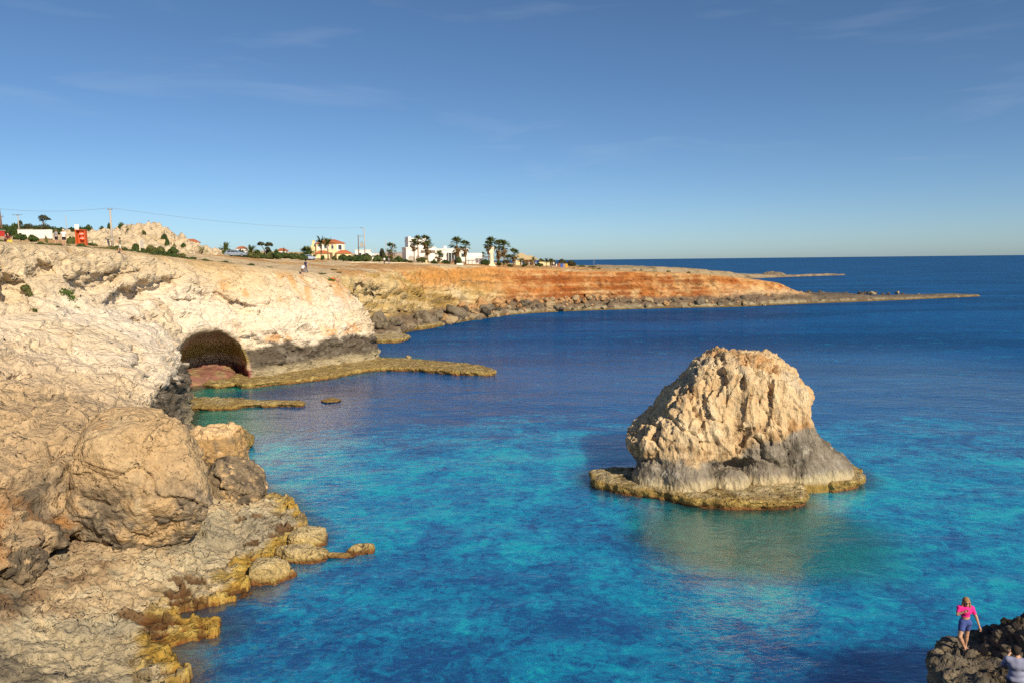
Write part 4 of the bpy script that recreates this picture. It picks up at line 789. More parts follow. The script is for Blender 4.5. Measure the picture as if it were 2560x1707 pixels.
    bp = nd.new('ShaderNodeBump'); bp.inputs['Strength'].default_value = 1.0; bp.inputs['Distance'].default_value = 1.0; l.new(hgt, bp.inputs['Height'])
    for q in (df, gl, fr): l.new(bp.outputs['Normal'], q.inputs['Normal'])
    link('sea', me, m_, kind='structure')
sea()
# ------------------------------------------------------------------ placing things on the land
bpy.context.view_layer.update()
_dg = bpy.context.evaluated_depsgraph_get()
def drop(x, y, z0=60.0):
    ok, loc, nor, idx, ob, mat = scene.ray_cast(_dg, Vector((x, y, z0)), Vector((0, 0, -1)))
    return loc.z if ok else float(ztop(x, y))
def spot(px, Y):
    p = at_y(px, 655.0, Y); return float(p[0]), Y, drop(float(p[0]), Y)
def top_z(px, py, Y): return float(at_y(px, py, Y)[2])
class MB:
    def __init__(s): s.v = []; s.f = []
    def add(s, v, f):
        o = len(s.v); s.v += [tuple(map(float, p)) for p in v]; s.f += [tuple(i + o for i in q) for q in f]; return s
    def box(s, c, d, rz=0.0, tilt=0.0):
        x, y, z = d[0] / 2, d[1] / 2, d[2] / 2; R = Matrix.Rotation(rz, 3, 'Z') @ Matrix.Rotation(tilt, 3, 'Y')
        P = [Vector(c) + R @ Vector((a * x, b * y, e * z)) for e in (-1, 1) for a, b in ((-1, -1), (1, -1), (1, 1), (-1, 1))]
        return s.add(P, [(3, 2, 1, 0), (4, 5, 6, 7), (0, 1, 5, 4), (1, 2, 6, 5), (2, 3, 7, 6), (3, 0, 4, 7)])
    def bx(s, x0, x1, y0, y1, z0, z1): return s.box(((x0 + x1) / 2, (y0 + y1) / 2, (z0 + z1) / 2), (x1 - x0, y1 - y0, z1 - z0))
    def tube(s, pts, r, n=8, caps=True):
        pts = [Vector(p) for p in pts]; rr = r if isinstance(r, (list, tuple)) else [r] * len(pts); o = len(s.v)
        for i, p in enumerate(pts):
            d = (pts[min(i + 1, len(pts) - 1)] - pts[max(i - 1, 0)]).normalized(); a = d.orthogonal().normalized() if abs(d.z) > 0.9 else d.cross(Vector((0, 0, 1))).normalized(); b = d.cross(a)
            for k in range(n):
                t = 2 * math.pi * k / n; s.v.append(tuple(p + (a * math.cos(t) + b * math.sin(t)) * rr[i]))
        for i in range(len(pts) - 1):
            for k in range(n): s.f.append((o + i * n + k, o + i * n + (k + 1) % n, o + (i + 1) * n + (k + 1) % n, o + (i + 1) * n + k))
        if caps: s.f.append(tuple(o + k for k in range(n))[::-1]); s.f.append(tuple(o + (len(pts) - 1) * n + k for k in range(n)))
        return s
    def loft(s, rings, caps=True):
        o = len(s.v); n = len(rings[0])
        for r in rings: s.v += [tuple(map(float, p)) for p in r]
        for i in range(len(rings) - 1):
            for k in range(n): s.f.append((o + i * n + k, o + i * n + (k + 1) % n, o + (i + 1) * n + (k + 1) % n, o + (i + 1) * n + k))
        if caps: s.f.append(tuple(o + k for k in range(n))[::-1]); s.f.append(tuple(o + (len(rings) - 1) * n + k for k in range(n)))
        return s
    def mesh(s, name, smooth=False):
        me = bpy.data.meshes.new(name); me.from_pydata(s.v, [], s.f); me.update()
        if smooth: me.polygons.foreach_set('use_smooth', [True] * len(me.polygons))
        return me
    def build(s, name, mat, parent=None, smooth=False, **kw): return link(name, s.mesh(name, smooth), mat, parent, **kw)

M_WHITE = plain('white_render', (0.78, 0.76, 0.72), 0.8, 0.05); M_YELLOW = plain('cream_render', (0.74, 0.60, 0.34), 0.8, 0.06); M_TILE = plain('terracotta', (0.42, 0.13, 0.05), 0.75, 0.25, 3.0)
M_GLASS = plain('window_glass', (0.035, 0.05, 0.06), 0.12, 0.2); M_WOOD = plain('weathered_wood', (0.16, 0.10, 0.07), 0.85, 0.3); M_STEEL = plain('galvanised_steel', (0.32, 0.33, 0.34), 0.5, 0.1, metal=0.5)
M_RED = plain('red_paint', (0.55, 0.03, 0.02), 0.5, 0.1); M_ORP = plain('orange_paint', (0.55, 0.10, 0.02), 0.55, 0.12); M_BRIGHT = plain('bright_orange', (0.85, 0.10, 0.03), 0.5, 0.1); M_GREYP = plain('grey_board', (0.40, 0.37, 0.33), 0.7, 0.1)
M_STONE = plain('pale_stone', (0.72, 0.62, 0.44), 0.8, 0.08, bump=0.2); M_THATCH = plain('straw_thatch', (0.46, 0.36, 0.20), 0.95, 0.25, 4.0, bump=0.5); M_BLACK = plain('black_rubber', (0.02, 0.02, 0.02), 0.7, 0.2)
M_TRUNK = plain('palm_trunk', (0.24, 0.165, 0.10), 0.9, 0.3, 8.0); M_BARK = plain('tree_bark', (0.14, 0.10, 0.07), 0.9, 0.3, 8.0)
def leaf_mat(name, a, b_, c_):
    m_, n, l, b = new_mat(name); tc = n.new('ShaderNodeNewGeometry'); no = n.new('ShaderNodeTexNoise'); no.inputs['Scale'].default_value = 0.9; no.inputs['Detail'].default_value = 4; l.new(tc.outputs['Position'], no.inputs['Vector'])
    r = n.new('ShaderNodeValToRGB'); e = r.color_ramp.elements; e[0].position = 0.33; e[0].color = (*a, 1); e[1].position = 0.68; e[1].color = (*c_, 1); k = r.color_ramp.elements.new(0.5); k.color = (*b_, 1)
    l.new(no.outputs['Fac'], r.inputs['Fac']); l.new(r.outputs['Color'], b.inputs['Base Color']); b.inputs['Roughness'].default_value = 0.7; b.inputs['Specular IOR Level'].default_value = 0.2
    return m_
M_LEAF = leaf_mat('dark_shrub_leaf', (0.025, 0.045, 0.012), (0.045, 0.075, 0.018), (0.09, 0.11, 0.03)); M_SCRUB = leaf_mat('dry_scrub_leaf', (0.05, 0.07, 0.02), (0.09, 0.105, 0.03), (0.17, 0.15, 0.055))
M_PINE = leaf_mat('pine_needle', (0.03, 0.036, 0.015), (0.055, 0.058, 0.024), (0.10, 0.085, 0.04)); M_PALM = leaf_mat('palm_leaf', (0.04, 0.06, 0.014), (0.075, 0.10, 0.022), (0.14, 0.15, 0.04)); M_DEADP = leaf_mat('dead_palm_leaf', (0.11, 0.07, 0.03), (0.19, 0.12, 0.05), (0.27, 0.18, 0.08))
M_LIME = leaf_mat('bright_cushion_leaf', (0.045, 0.085, 0.012), (0.08, 0.13, 0.02), (0.13, 0.18, 0.04))

# ------------------------------------------------------------------ shrubs and trees
def leaf_cloud(blobs, n, size, seed, flat=0.0):
    r = np.random.default_rng(seed); V = []; F = []; W = np.array([b[3] * b[4] * b[5] for b in blobs]) ** 0.66; W /= W.sum()
    for k in range(n):
        b = blobs[r.choice(len(blobs), p=W)]; d = r.normal(size=3); d /= np.linalg.norm(d)
        if d[2] < -0.35: d[2] *= -0.5
        q = r.uniform(0.62, 1.04); c = np.array(b[:3]) + d * np.array(b[3:6]) * q
        nrm = d + r.normal(size=3) * 0.7; nrm /= np.linalg.norm(nrm); a = np.cross(nrm, r.normal(size=3)); a /= np.linalg.norm(a); e = np.cross(nrm, a); s = size * r.uniform(0.6, 1.5)
        o = len(V); V += [c - a * s, c + e * s * 0.5, c + a * s, c - e * s * 0.5]; F.append((o, o + 1, o + 2, o + 3))
    return V, F
def blob_set(seed, k, spread, r0, zc, flat):
    r = np.random.default_rng(seed); out = [(0, 0, zc, r0, r0, r0 * flat)]
    for i in range(k):
        a = r.uniform(0, 6.28); d = spread * r.uniform(0.4, 1); rr = r0 * r.uniform(0.45, 0.8); out.append((d * math.cos(a), d * math.sin(a), zc * r.uniform(0.5, 1.15), rr, rr, rr * flat))
    return out
def cloud_mesh(name, blobs, n, size, seed):
    V, F = leaf_cloud(blobs, n, size, seed); return MB().add(V, F).mesh(name)
BUSH = [cloud_mesh('foliage', blob_set(300 + i, 6, 0.75, 0.55, 0.42, 0.85), 2200, 0.09, 310 + i) for i in range(4)]       # about 2.4 wide, 1 high
CUSH = [cloud_mesh('foliage', blob_set(330 + i, 5, 0.7, 0.5, 0.15, 0.42), 900, 0.06, 340 + i) for i in range(4)]         # low cushions about 2.2 wide, 0.38 high
STEM = MB().tube([(0, 0, -0.2), (0.05, 0.02, 0.25), (0.1, 0.1, 0.55)], [0.06, 0.05, 0.02], 6).tube([(0, 0, 0), (-0.12, -0.05, 0.4)], [0.04, 0.015], 5).mesh('stem')
for me in BUSH + CUSH: me.materials.append(M_LEAF)
STEM.materials.append(M_BARK)
def shrub(px, Y, width, height, label, group=None, mat=None, name='shrub', low=False, rnd=[0]):
    x, y, z = spot(px, Y); rnd[0] += 1; me = (CUSH if low else BUSH)[rnd[0] % 4]
    o = thing(name, label, 'shrub', (x, y, z - 0.06), rnd[0] * 1.7, group)
    f = link('foliage', me, (), o); f.scale = (width / 2.3, width / 2.3 * 1.0, height / (0.42 if low else 1.0))
    if mat: f.material_slots[0].link = 'OBJECT'; f.material_slots[0].material = mat
    if not low: g = link('stem', STEM, (), o); g.scale = (width / 2.3,) * 2 + (height,)
    return o
def shrub_px(px0, px1, pyt, Y, label, **kw):
    m_ = Y / FPX; pc = (px0 + px1) / 2; x, y, z = spot(pc, Y); return shrub(pc, Y, (px1 - px0) * m_, max(0.35, top_z(pc, pyt, Y) - z), label, **kw)
def tree(px, Y, pyt, blobs, trunk_h, label, mat, n=1800, size=0.09, seed=1, name='tree', group=None, limbs=True):
    x, y, z = spot(px, Y); H = top_z(px, pyt, Y) - z; o = thing(name, label, 'tree', (x, y, z - 0.1), 0, group)
    zt = max(b[2] + b[5] for b in blobs); s = H / zt
    V, F = leaf_cloud(blobs, n, size, seed); f = MB().add(V, F).build('crown', mat, o); f.scale = (s,) * 3
    t = MB().tube([(0, 0, -0.2), (0.03, 0.01, trunk_h * 0.5), (-0.02, 0, trunk_h), blobs[0][:3]], [0.09, 0.075, 0.06, 0.03], 7)
    if limbs:
        for b in blobs[1:]: t.tube([(0, 0, trunk_h * 0.8), (b[0] * 0.5, b[1] * 0.5, (b[2] + trunk_h * 0.8) / 2), b[:3]], [0.05, 0.035, 0.015], 5)
    w = t.build('trunk', M_BARK, o, True); w.scale = (s,) * 3
    return o
# the dark belt along the skyline on the left
tree(116, 146, 536, [(0, 0, 2.75, 0.62, 0.5, 0.42), (0.55, 0, 2.55, 0.45, 0.4, 0.26), (-0.25, 0.1, 1.2, 0.62, 0.6, 0.75), (0.35, 0, 1.2, 0.58, 0.55, 0.8), (0.05, 0, 0.7, 0.8, 0.7, 0.6), (-0.2, 0, 2.4, 0.3, 0.3, 0.25)], 2.4, 'tall dark pine with a round top above a bushy skirt on the left skyline', M_PINE, 3600, 0.075, 21, 'pine_tree')
tree(58, 150, 549, [(0, 0, 1.9, 0.3, 0.3, 0.5), (0, 0, 1.2, 0.55, 0.5, 0.6), (0.1, 0, 0.6, 0.75, 0.6, 0.5)], 1.5, 'narrow dark tree right beside the three-headed street lamp', M_PINE, 1500, 0.08, 22, 'pine_tree')
tree(80, 150, 558, [(0, 0, 1.3, 0.5, 0.5, 0.45), (0.4, 0, 0.9, 0.5, 0.5, 0.5), (-0.4, 0, 0.8, 0.5, 0.5, 0.5)], 1.0, 'low rounded dark tree between the lamp and the tall pine', M_PINE, 1500, 0.08, 23, 'pine_tree')
BELT = 'dark shrubs along the left skyline'
for a, b, t, Y in [(-24, 20, 549, 146), (0, 44, 556, 148), (24, 64, 553, 150), (46, 96, 557, 151), (80, 118, 559, 152), (118, 160, 561, 152), (140, 180, 564, 154), (166, 206, 564, 156), (190, 228, 562, 158)]:
    shrub_px(a, b, t, Y, 'dark green shrub in the belt along the left skyline behind the white wall', group=BELT)
shrub_px(214, 240, 557, 148, 'dark shrub on the skyline just right of the orange rescue stand'); shrub_px(246, 276, 561, 148, 'low dark shrub on the skyline left of the roadside utility pole'); shrub_px(270, 287, 554, 148, 'small dark shrub on the skyline behind the roadside utility pole'); shrub_px(290, 330, 552, 149, 'broad dark shrub on the left shoulder of the rocky knoll')
shrub_px(38, 72, 579, 112, 'dark green bush in front of the left half of the white wall', mat=M_LEAF); shrub_px(66, 104, 583, 110, 'dark green bush in front of the middle of the white wall', mat=M_LEAF); shrub_px(114, 124, 586, 112, 'small brownish bush in front of the right end of the white wall', mat=M_SCRUB)
shrub_px(178, 198, 588, 96, 'green bush hiding the left foot of the orange rescue stand', mat=M_SCRUB); shrub_px(170, 190, 586, 104, 'olive bush left of the orange rescue stand', mat=M_SCRUB)
for a, b, t, Y, lb in [(322, 362, 605, 112, 'green bush behind the small notice board'), (356, 400, 609, 116, 'olive bush right of the small notice board'), (384, 420, 612, 122, 'olive bush below the middle of the rocky knoll'), (404, 424, 581, 141, 'dark bush clinging to the right flank of the knoll, upper'), (412, 428, 588, 139, 'dark bush clinging to the right flank of the knoll, lower'), (355, 372, 574, 139, 'dark bush high on the front of the knoll'), (318, 336, 584, 138, 'dark bush at mid height on the left of the knoll'), (430, 446, 606, 140, 'dark bush at the right foot of the knoll'), (452, 470, 605, 140, 'dark bush below the red-roofed house on the knoll'), (418, 452, 613, 130, 'dark bush behind the yellow parasol')]:
    shrub_px(a, b, t, Y, lb, mat=M_SCRUB if 'olive' in lb else None)
# low cushions on the rim
CG = 'low green cushions along the cliff rim'
_r = np.random.default_rng(5)
for i in range(46):
    Y = _r.uniform(64, 104); x0 = np.interp(Y, [60, 68, 77, 86, 93, 99, 104], [-43.4, -42.4, -41.4, -40, -37, -33.4, -31]) - _r.uniform(0.9, 9) ** 1.0
    px = 1280 + x0 / (Y * 0.994 + 0.0) * FPX
    if px < -30: continue
    shrub(px, Y, _r.uniform(0.7, 2.6), _r.uniform(0.18, 0.5), 'low green cushion shrub on the bare rim of the near cliff', CG, M_SCRUB if i % 3 else M_LEAF, 'cushion_shrub', True)
for px, Y, w, h, lb in [(672, 112, 2.6, 0.55, 'round green cushion alone on the rock above the cave'), (622, 108, 1.0, 0.3, 'small green cushion left of the round one above the cave'), (567, 100, 3.0, 0.3, 'flat green mat near the rim left of the round cushion'), (540, 101, 2.0, 0.25, 'flat dark mat on the rock towards the parked silver car'), (800, 106, 2.4, 0.35, 'dark green mat beside the stooping walker on the headland'), (825, 105, 2.0, 0.5, 'bright green cushion on the shoulder below the seated bather'), (832, 118, 1.6, 0.4, 'green cushion behind the seated bather'), (832, 140, 2.2, 0.35, 'small grey-green mat far behind the seated bather'), (845, 136, 1.8, 0.3, 'thin green mat right of the far grey-green one'), (888, 132, 2.4, 0.5, 'long green mat on the ochre slope right of the seated bather')]:
    shrub(px, Y, w, h, lb, None, M_LIME if 'bright' in lb else M_SCRUB, 'cushion_shrub', True)
# green plants rooted in the cliff face
def face_plant(px, py, r, label, mat=M_LIME, drop_=0.0):
    d = Vector(ray(px, py)); ok, loc, nor, idx, ob, mt = scene.ray_cast(_dg, Vector((0, 0, CAM_Z)), d)
    if not ok: return
    o = thing('cliff_plant', label, 'plant', loc, 0.3)
    V, F = leaf_cloud([(0, 0, 0, r, r * 0.7, r * 0.8), (0.5 * r, -0.2 * r, -0.8 * r, 0.7 * r, 0.5 * r, 0.8 * r), (0.9 * r, -0.2 * r, -1.5 * r, 0.5 * r, 0.4 * r, 0.5 * r)], 700, 0.09, int(px)); MB().add(V, F).build('foliage', mat, o)
    MB().tube([(0, 0.6 * r, 0.2 * r), (0.2 * r, 0, -0.3 * r), (0.8 * r, -0.1, -1.2 * r)], [0.06, 0.05, 0.02], 5).build('stem', M_BARK, o)
face_plant(162, 738, 0.85, 'bright green plant hanging in the crevice of the cream cliff'); face_plant(64, 722, 0.4, 'small dark plant in a hollow near the left edge of the cliff', M_SCRUB); face_plant(84, 778, 0.25, 'tiny brown plant on the bare slope left of the cliff', M_SCRUB)
# belt of green between the houses
for a, b, t, Y, lb, mt in [(524, 560, 618, 176, 'dark bush left behind the silver car', None), (548, 590, 615, 178, 'dark bush directly behind the silver car', None), (586, 618, 620, 180, 'dark bush behind the bonnet of the silver car', None), (612, 640, 628, 176, 'brownish scrub right of the silver car', M_SCRUB), (636, 664, 630, 178, 'brownish scrub under the small feathery palm', M_SCRUB),
        (655, 692, 619, 182, 'olive bush below the pair of umbrella trees', M_SCRUB), (688, 716, 632, 186, 'green hedge clump left of the cypress', None), (712, 745, 630, 190, 'green hedge clump between the cypress and the parked van', None), (742, 772, 632, 195, 'green hedge clump just left of the parked van', None), (752, 788, 624, 204, 'green bush under the fan palm by the cream villa', None),
        (800, 816, 636, 208, 'small round bush at the foot of the date palms', None), (826, 846, 638, 205, 'olive bush before the red porch of the villa', M_SCRUB), (838, 880, 633, 200, 'large dark bush right of the cream villa, left half', None), (868, 912, 636, 198, 'large dark bush right of the cream villa, right half', None), (908, 930, 641, 200, 'brown scrub around the foot of the lamp pole', M_SCRUB), (926, 962, 642, 204, 'dark hedge in front of the long white building', None),
        (944, 968, 616, 226, 'dark bushy tree left of the shaggy palm', M_PINE), (950, 985, 638, 216, 'green hedge below the shaggy palm', None), (980, 1012, 638, 218, 'green hedge at the left corner of the white villa', None), (1012, 1040, 650, 222, 'low green plants before the arches of the white villa', M_SCRUB), (1036, 1075, 640, 224, 'reddish bush before the middle of the white villa', M_SCRUB), (1068, 1100, 650, 222, 'low hedge left of the glazed porch', None), (1096, 1128, 648, 224, 'low hedge below the glazed porch', None),
        (1132, 1162, 640, 220, 'dense green plants between the two tall palms', None), (1200, 1226, 645, 222, 'bushy plants left of the stone statue', None), (1236, 1256, 648, 222, 'bushy plants right of the stone statue', None), (1262, 1284, 660, 222, 'round clipped bush by the pergola', None), (1302, 1322, 658, 224, 'round clipped bush left of the straw roofs', None), (1336, 1360, 656, 226, 'round clipped dark bush right of the straw roofs', None),
        (1338, 1366, 644, 262, 'olive tree mass behind the straw roofs', M_SCRUB), (1362, 1392, 645, 262, 'olive tree mass near the end of the promenade', M_SCRUB), (1296, 1318, 636, 275, 'dark rounded tree behind the straw roofs, left', M_PINE), (1308, 1330, 641, 275, 'dark rounded tree behind the straw roofs, right', M_PINE), (1388, 1420, 645, 258, 'dark wind-cut bush near the end of the promenade, left', M_PINE), (1408, 1446, 649, 258, 'dark wind-cut bush near the end of the promenade, right', M_PINE), (1436, 1470, 662, 255, 'low green scrub past the coloured bins', M_SCRUB), (1462, 1500, 664, 252, 'last low green scrub on the red headland', M_SCRUB), (1392, 1412, 662, 244, 'small dark bush behind the coloured bins', None)]:
    shrub_px(a, b, t, Y, lb, mat=mt)
for i in range(14):
    px = 1440 + 34 * i + _r.uniform(-12, 12); Y = _r.uniform(224, 250); shrub(px, Y, _r.uniform(1.0, 2.6), _r.uniform(0.3, 0.8), 'small scrub tuft on the flat top of the red headland', 'scrub tufts on the red headland', M_SCRUB, 'cushion_shrub', True)
for i in range(44):
    px = 486 + 12.2 * i + _r.uniform(-6, 6); Y = _r.uniform(174, 186) if px < 700 else _r.uniform(198, 212) if px < 960 else _r.uniform(216, 226)
    if 782 < px < 866: continue
    t_ = (_r.uniform(618, 634) if px < 700 else _r.uniform(628, 640) if px < 960 else _r.uniform(641, 652)); w_ = _r.uniform(11, 24)
    shrub_px(px - w_, px + w_, t_, Y, 'dark green scrub in the loose hedge running between the houses', group='loose hedge between the houses', mat=M_SCRUB if i % 3 == 0 else M_LEAF)
for i in range(16):
    px = -14 + 15 * i + _r.uniform(-5, 5); w_ = _r.uniform(12, 22); shrub_px(px - w_, px + w_, 562 + _r.uniform(-4, 6) + 0.02 * px, _r.uniform(140, 150), 'dark green shrub in the belt along the left skyline behind the white wall', group=BELT)
for i in range(30):
    px = _r.uniform(216, 500); Y = _r.uniform(96, 128); shrub(px, Y, _r.uniform(1.6, 4.2), _r.uniform(0.45, 1.0), 'low green scrub on the bare ground below the rocky knoll', 'low scrub below the knoll', M_SCRUB if i % 2 else M_LEAF, 'cushion_shrub', True)
tree(664, 180, 604, [(-0.45, 0, 1.75, 0.42, 0.4, 0.30), (0.45, 0, 1.65, 0.48, 0.4, 0.36), (0.3, 0, 1.25, 0.3, 0.3, 0.2)], 1.0, 'pair of umbrella-topped trees rising from one trunk beyond the road', M_PINE, 1500, 0.07, 25, 'umbrella_tree')
tree(711, 240, 618, [(0, 0, 1.2, 0.16, 0.16, 0.9), (0, 0, 0.7, 0.2, 0.2, 0.6)], 0.6, 'thin dark cypress beside the small far house', M_PINE, 600, 0.06, 26, 'cypress_tree', limbs=False)
# palms
def frond_fan(V, F, base, az, el, L, spread, n, droop):
    d = Vector((math.cos(az) * math.cos(el), math.sin(az) * math.cos(el), math.sin(el))); side = Vector((-math.sin(az), math.cos(az), 0)); tip0 = Vector(base) + d * L * 0.55
    for k in range(n):
        t = (k / (n - 1) - 0.5) * spread; dd = (d * math.cos(t) + side * math.sin(t)).normalized(); e = tip0 + dd * L * 0.55 + Vector((0, 0, -droop * L * (0.3 + abs(t) * 0.3))); w = side * (0.045 * L) + Vector((0, 0, 0.02 * L)); mid = tip0 + dd * L * 0.25
        o = len(V); V += [tip0, mid + w, e, mid - w]; F.append((o, o + 1, o + 2, o + 3))
    w = side * 0.015 * L; o = len(V); V += [Vector(base) + w, tip0 + w, tip0 - w, Vector(base) - w]; F.append((o, o + 1, o + 2, o + 3))
def fan_crown(seed):
    r = np.random.default_rng(seed); V, F = [], []
    for k in range(42):
        frond_fan(V, F, (0, 0, 0), r.uniform(0, 6.28), r.uniform(-0.45, 1.35), r.uniform(0.85, 1.2), 1.7, 9, r.uniform(0.05, 0.35))
    W, G = [], []
    for k in range(46): frond_fan(W, G, (0, 0, 0.05 - 0.6 * r.random()), r.uniform(0, 6.28), r.uniform(-1.45, -0.35), r.uniform(0.6, 1.05), 1.3, 7, 0.25)
    return MB().add(V, F).mesh('crown'), MB().add(W, G).mesh('dead_frond_skirt')
def date_crown(seed):
    r = np.random.default_rng(seed); V, F = [], []
    for k in range(30):
        az = r.uniform(0, 6.28); el = r.uniform(0.0, 1.4); L = r.uniform(0.9, 1.2); p = Vector((0, 0, 0)); d = Vector((math.cos(az) * math.cos(el), math.sin(az) * math.cos(el), math.sin(el))); side = Vector((-math.sin(az), math.cos(az), 0))
        for j in range(12):
            q = p + d * L / 12; d = (d + Vector((0, 0, -0.085))).normalized(); u = d.cross(side).normalized(); ll = 0.20 * L * math.sin(math.pi * (j + 1.5) / 14)
            for sg in (-1, 1):
                e = q + (side * sg * 0.85 + d * 0.6 - Vector((0, 0, 0.15))) * ll; o = len(V); V += [p, q, e, e - d * 0.03]; F.append((o, o + 1, o + 2, o + 3))
            w = u * 0.012; o = len(V); V += [p + w, q + w, q - w, p - w]; F.append((o, o + 1, o + 2, o + 3)); p = q
    return MB().add(V, F).mesh('crown')
FANS = [fan_crown(400 + i) for i in range(3)]; DATES = [date_crown(410 + i) for i in range(2)]
for a, b in FANS: a.materials.append(M_PALM); b.materials.append(M_DEADP)
for a in DATES: a.materials.append(M_PALM)
def palm(px, Y, pyt, crown_r, label, kind='fan', group=None, skirt=1.0, k=[0]):
    x, y, z = spot(px, Y); H = top_z(px, pyt, Y) - z; k[0] += 1; o = thing('palm_tree', label, 'palm', (x, y, z - 0.15), k[0] * 2.1, group); hc = max(0.5, H - crown_r * 0.95)
    t = MB().tube([(0, 0, 0), (0.06, 0.02, hc * 0.35), (0.02, -0.03, hc * 0.7), (0, 0, hc)], [0.26, 0.19, 0.17, 0.16] if H > 4 else [0.16, 0.13, 0.12, 0.11], 8).build('trunk', M_TRUNK, o, True)
    if kind == 'fan':
        a, b = FANS[k[0] % 3]; c = link('crown', a, (), o, loc=(0, 0, hc)); c.scale = (crown_r,) * 3
        if skirt > 0: c = link('dead_frond_skirt', b, (), o, loc=(0, 0, hc)); c.scale = (crown_r * 0.85, crown_r * 0.85, crown_r * 0.9 * skirt)
    else: c = link('crown', DATES[k[0] % 2], (), o, loc=(0, 0, hc)); c.scale = (crown_r,) * 3
    return o
palm(804, 212, 590, 2.2, 'tall date palm in front of the cream villa, left of the pair', 'date'); palm(821, 211, 593, 2.0, 'tall date palm in front of the cream villa, right of the pair', 'date')
palm(566, 186, 606, 1.9, 'feathery palm crown behind the silver car', 'date'); palm(627, 182, 611, 2.0, 'small feathery palm right of the silver car', 'date'); palm(768, 206, 616, 2.4, 'dark fan palm left of the cream villa', skirt=0.3)
palm(979, 226, 607, 1.9, 'shaggy palm left of the white villa', skirt=1.6)
for px, t, r, lb, sk in [(1036, 596, 1.9, 'slim palm in front of the tower of the white villa', 1.2), (1046, 588, 1.8, 'tallest palm at the tower of the white villa', 0.7), (1065, 588, 2.0, 'tall palm at the right corner of the tower', 1.2), (1070, 601, 2.0, 'shorter palm beside the one at the tower corner', 1.4), (1143, 592, 2.5, 'tall full palm before the right wing of the white villa', 1.5), (1164, 601, 1.9, 'tall slender palm at the right end of the white villa', 1.6), (1098, 626, 1.8, 'small palm before the glazed porch', 1.0),
                     (1228, 592, 2.3, 'tall palm directly behind the stone statue', 1.5), (1222, 602, 1.7, 'shorter palm behind the left side of the statue', 1.5), (1248, 598, 2.2, 'tall thick palm just right of the statue', 2.0), (1260, 600, 2.1, 'tall palm second to the right of the statue', 1.6), (1285, 621, 2.0, 'medium palm right of the pergola', 1.2), (1269, 636, 1.6, 'low bushy palm by the pergola', 0.8), (1208, 630, 1.1, 'small distant palm left of the statue', 0.8), (1188, 638, 0.9, 'tiny distant palm over the white garden wall', 0.6)]:
    palm(px, 236 if 'distant' not in lb else 300, t, r * 0.98, lb, skirt=sk * 0.85)
for px, t, Y, lb in [(1301, 644, 222, 'young promenade palm left of the straw roofs'), (1333, 641, 222, 'young promenade palm between the clipped bushes'), (1259, 650, 220, 'young palm beside the statue lawn'), (1366, 645, 226, 'young promenade palm right of the round dark bush'), (1378, 645, 228, 'young promenade palm beside the strollers'), (1085, 650, 224, 'very small palm before the white villa')]:
    palm(px, Y, t, 1.1, lb, 'date')
# ------------------------------------------------------------------ buildings
def window(parent, x, z, w, h, y=0.0, fm=None, name='window'):
    f = MB(); t = 0.10
    f.bx(x - w / 2 - t, x - w / 2, y - 0.09, y + 0.02, z, z + h); f.bx(x + w / 2, x + w / 2 + t, y - 0.09, y + 0.02, z, z + h); f.bx(x - w / 2 - t, x + w / 2 + t, y - 0.11, y + 0.02, z + h, z + h + t); f.bx(x - w / 2 - t - 0.05, x + w / 2 + t + 0.05, y - 0.16, y + 0.02, z - t, z)
    o = f.build(name, fm or M_WHITE, parent); g = MB().bx(x - w / 2, x + w / 2, y - 0.045, y + 0.01, z, z + h)
    g.build('pane', M_GLASS, o); return o
def hip_roof(parent, x0, x1, y0, y1, z, rise, name='roof', ov=0.35, mat=None, ridge=0.35):
    x0 -= ov; x1 += ov; y0 -= ov; y1 += ov; cx, cy = (x0 + x1) / 2, (y0 + y1) / 2; rl = (x1 - x0) / 2 * ridge
    m_ = MB().add([(x0, y0, z), (x1, y0, z), (x1, y1, z), (x0, y1, z), (cx - rl, cy, z + rise), (cx + rl, cy, z + rise), (x0, y0, z - 0.14), (x1, y0, z - 0.14), (x1, y1, z - 0.14), (x0, y1, z - 0.14)],
                  [(0, 1, 5, 4), (1, 2, 5), (2, 3, 4, 5), (3, 0, 4), (6, 7, 1, 0), (7, 8, 2, 1), (8, 9, 3, 2), (9, 6, 0, 3), (9, 8, 7, 6)])
    return m_.build(name, mat or M_TILE, parent)
def place(name, label, px, Y, rz, cat='house'):
    x, y, z = spot(px, Y); return thing(name, label, cat, (x, y, z - 0.4), rz)
# white villa with a tower (local x runs along the front, y goes back, origin at its left front corner)
v = place('white_villa', 'large white flat-roofed villa with a square tower behind the palms', 1016, 252, 0.34); K = 0.138
MB().bx(0, 10.2, 0, 7, 0, 5.0).build('wall', M_WHITE, v); MB().bx(1.0, 7.6, 0.8, 6.5, 5.0, 8.1).build('tower', M_WHITE, v); MB().bx(1.0, 1.9, 0.8, 6.5, 8.1, 8.6).build('parapet', M_WHITE, v); MB().bx(10.2, 22.0, 1.2, 8, 0, 4.3).build('wing_wall', M_WHITE, v); MB().bx(22.0, 27.5, 2.0, 7, 0, 2.9).build('side_wing', M_WHITE, v)
MB().bx(-0.2, 10.4, -0.25, 7.2, 4.75, 5.05).build('cornice', M_WHITE, v); MB().bx(0.8, 7.8, 0.6, 6.7, 7.0, 7.2).build('cornice', M_WHITE, v); MB().bx(10.2, 22.3, 0.85, 8.2, 4.1, 4.45).build('cornice', M_WHITE, v); MB().bx(5.2, 10.2, -1.4, 0.0, 3.9, 4.2).build('canopy', M_WHITE, v)
for x in (2.6, 5.9): window(v, x, 5.7, 1.7, 0.55, 0.8)
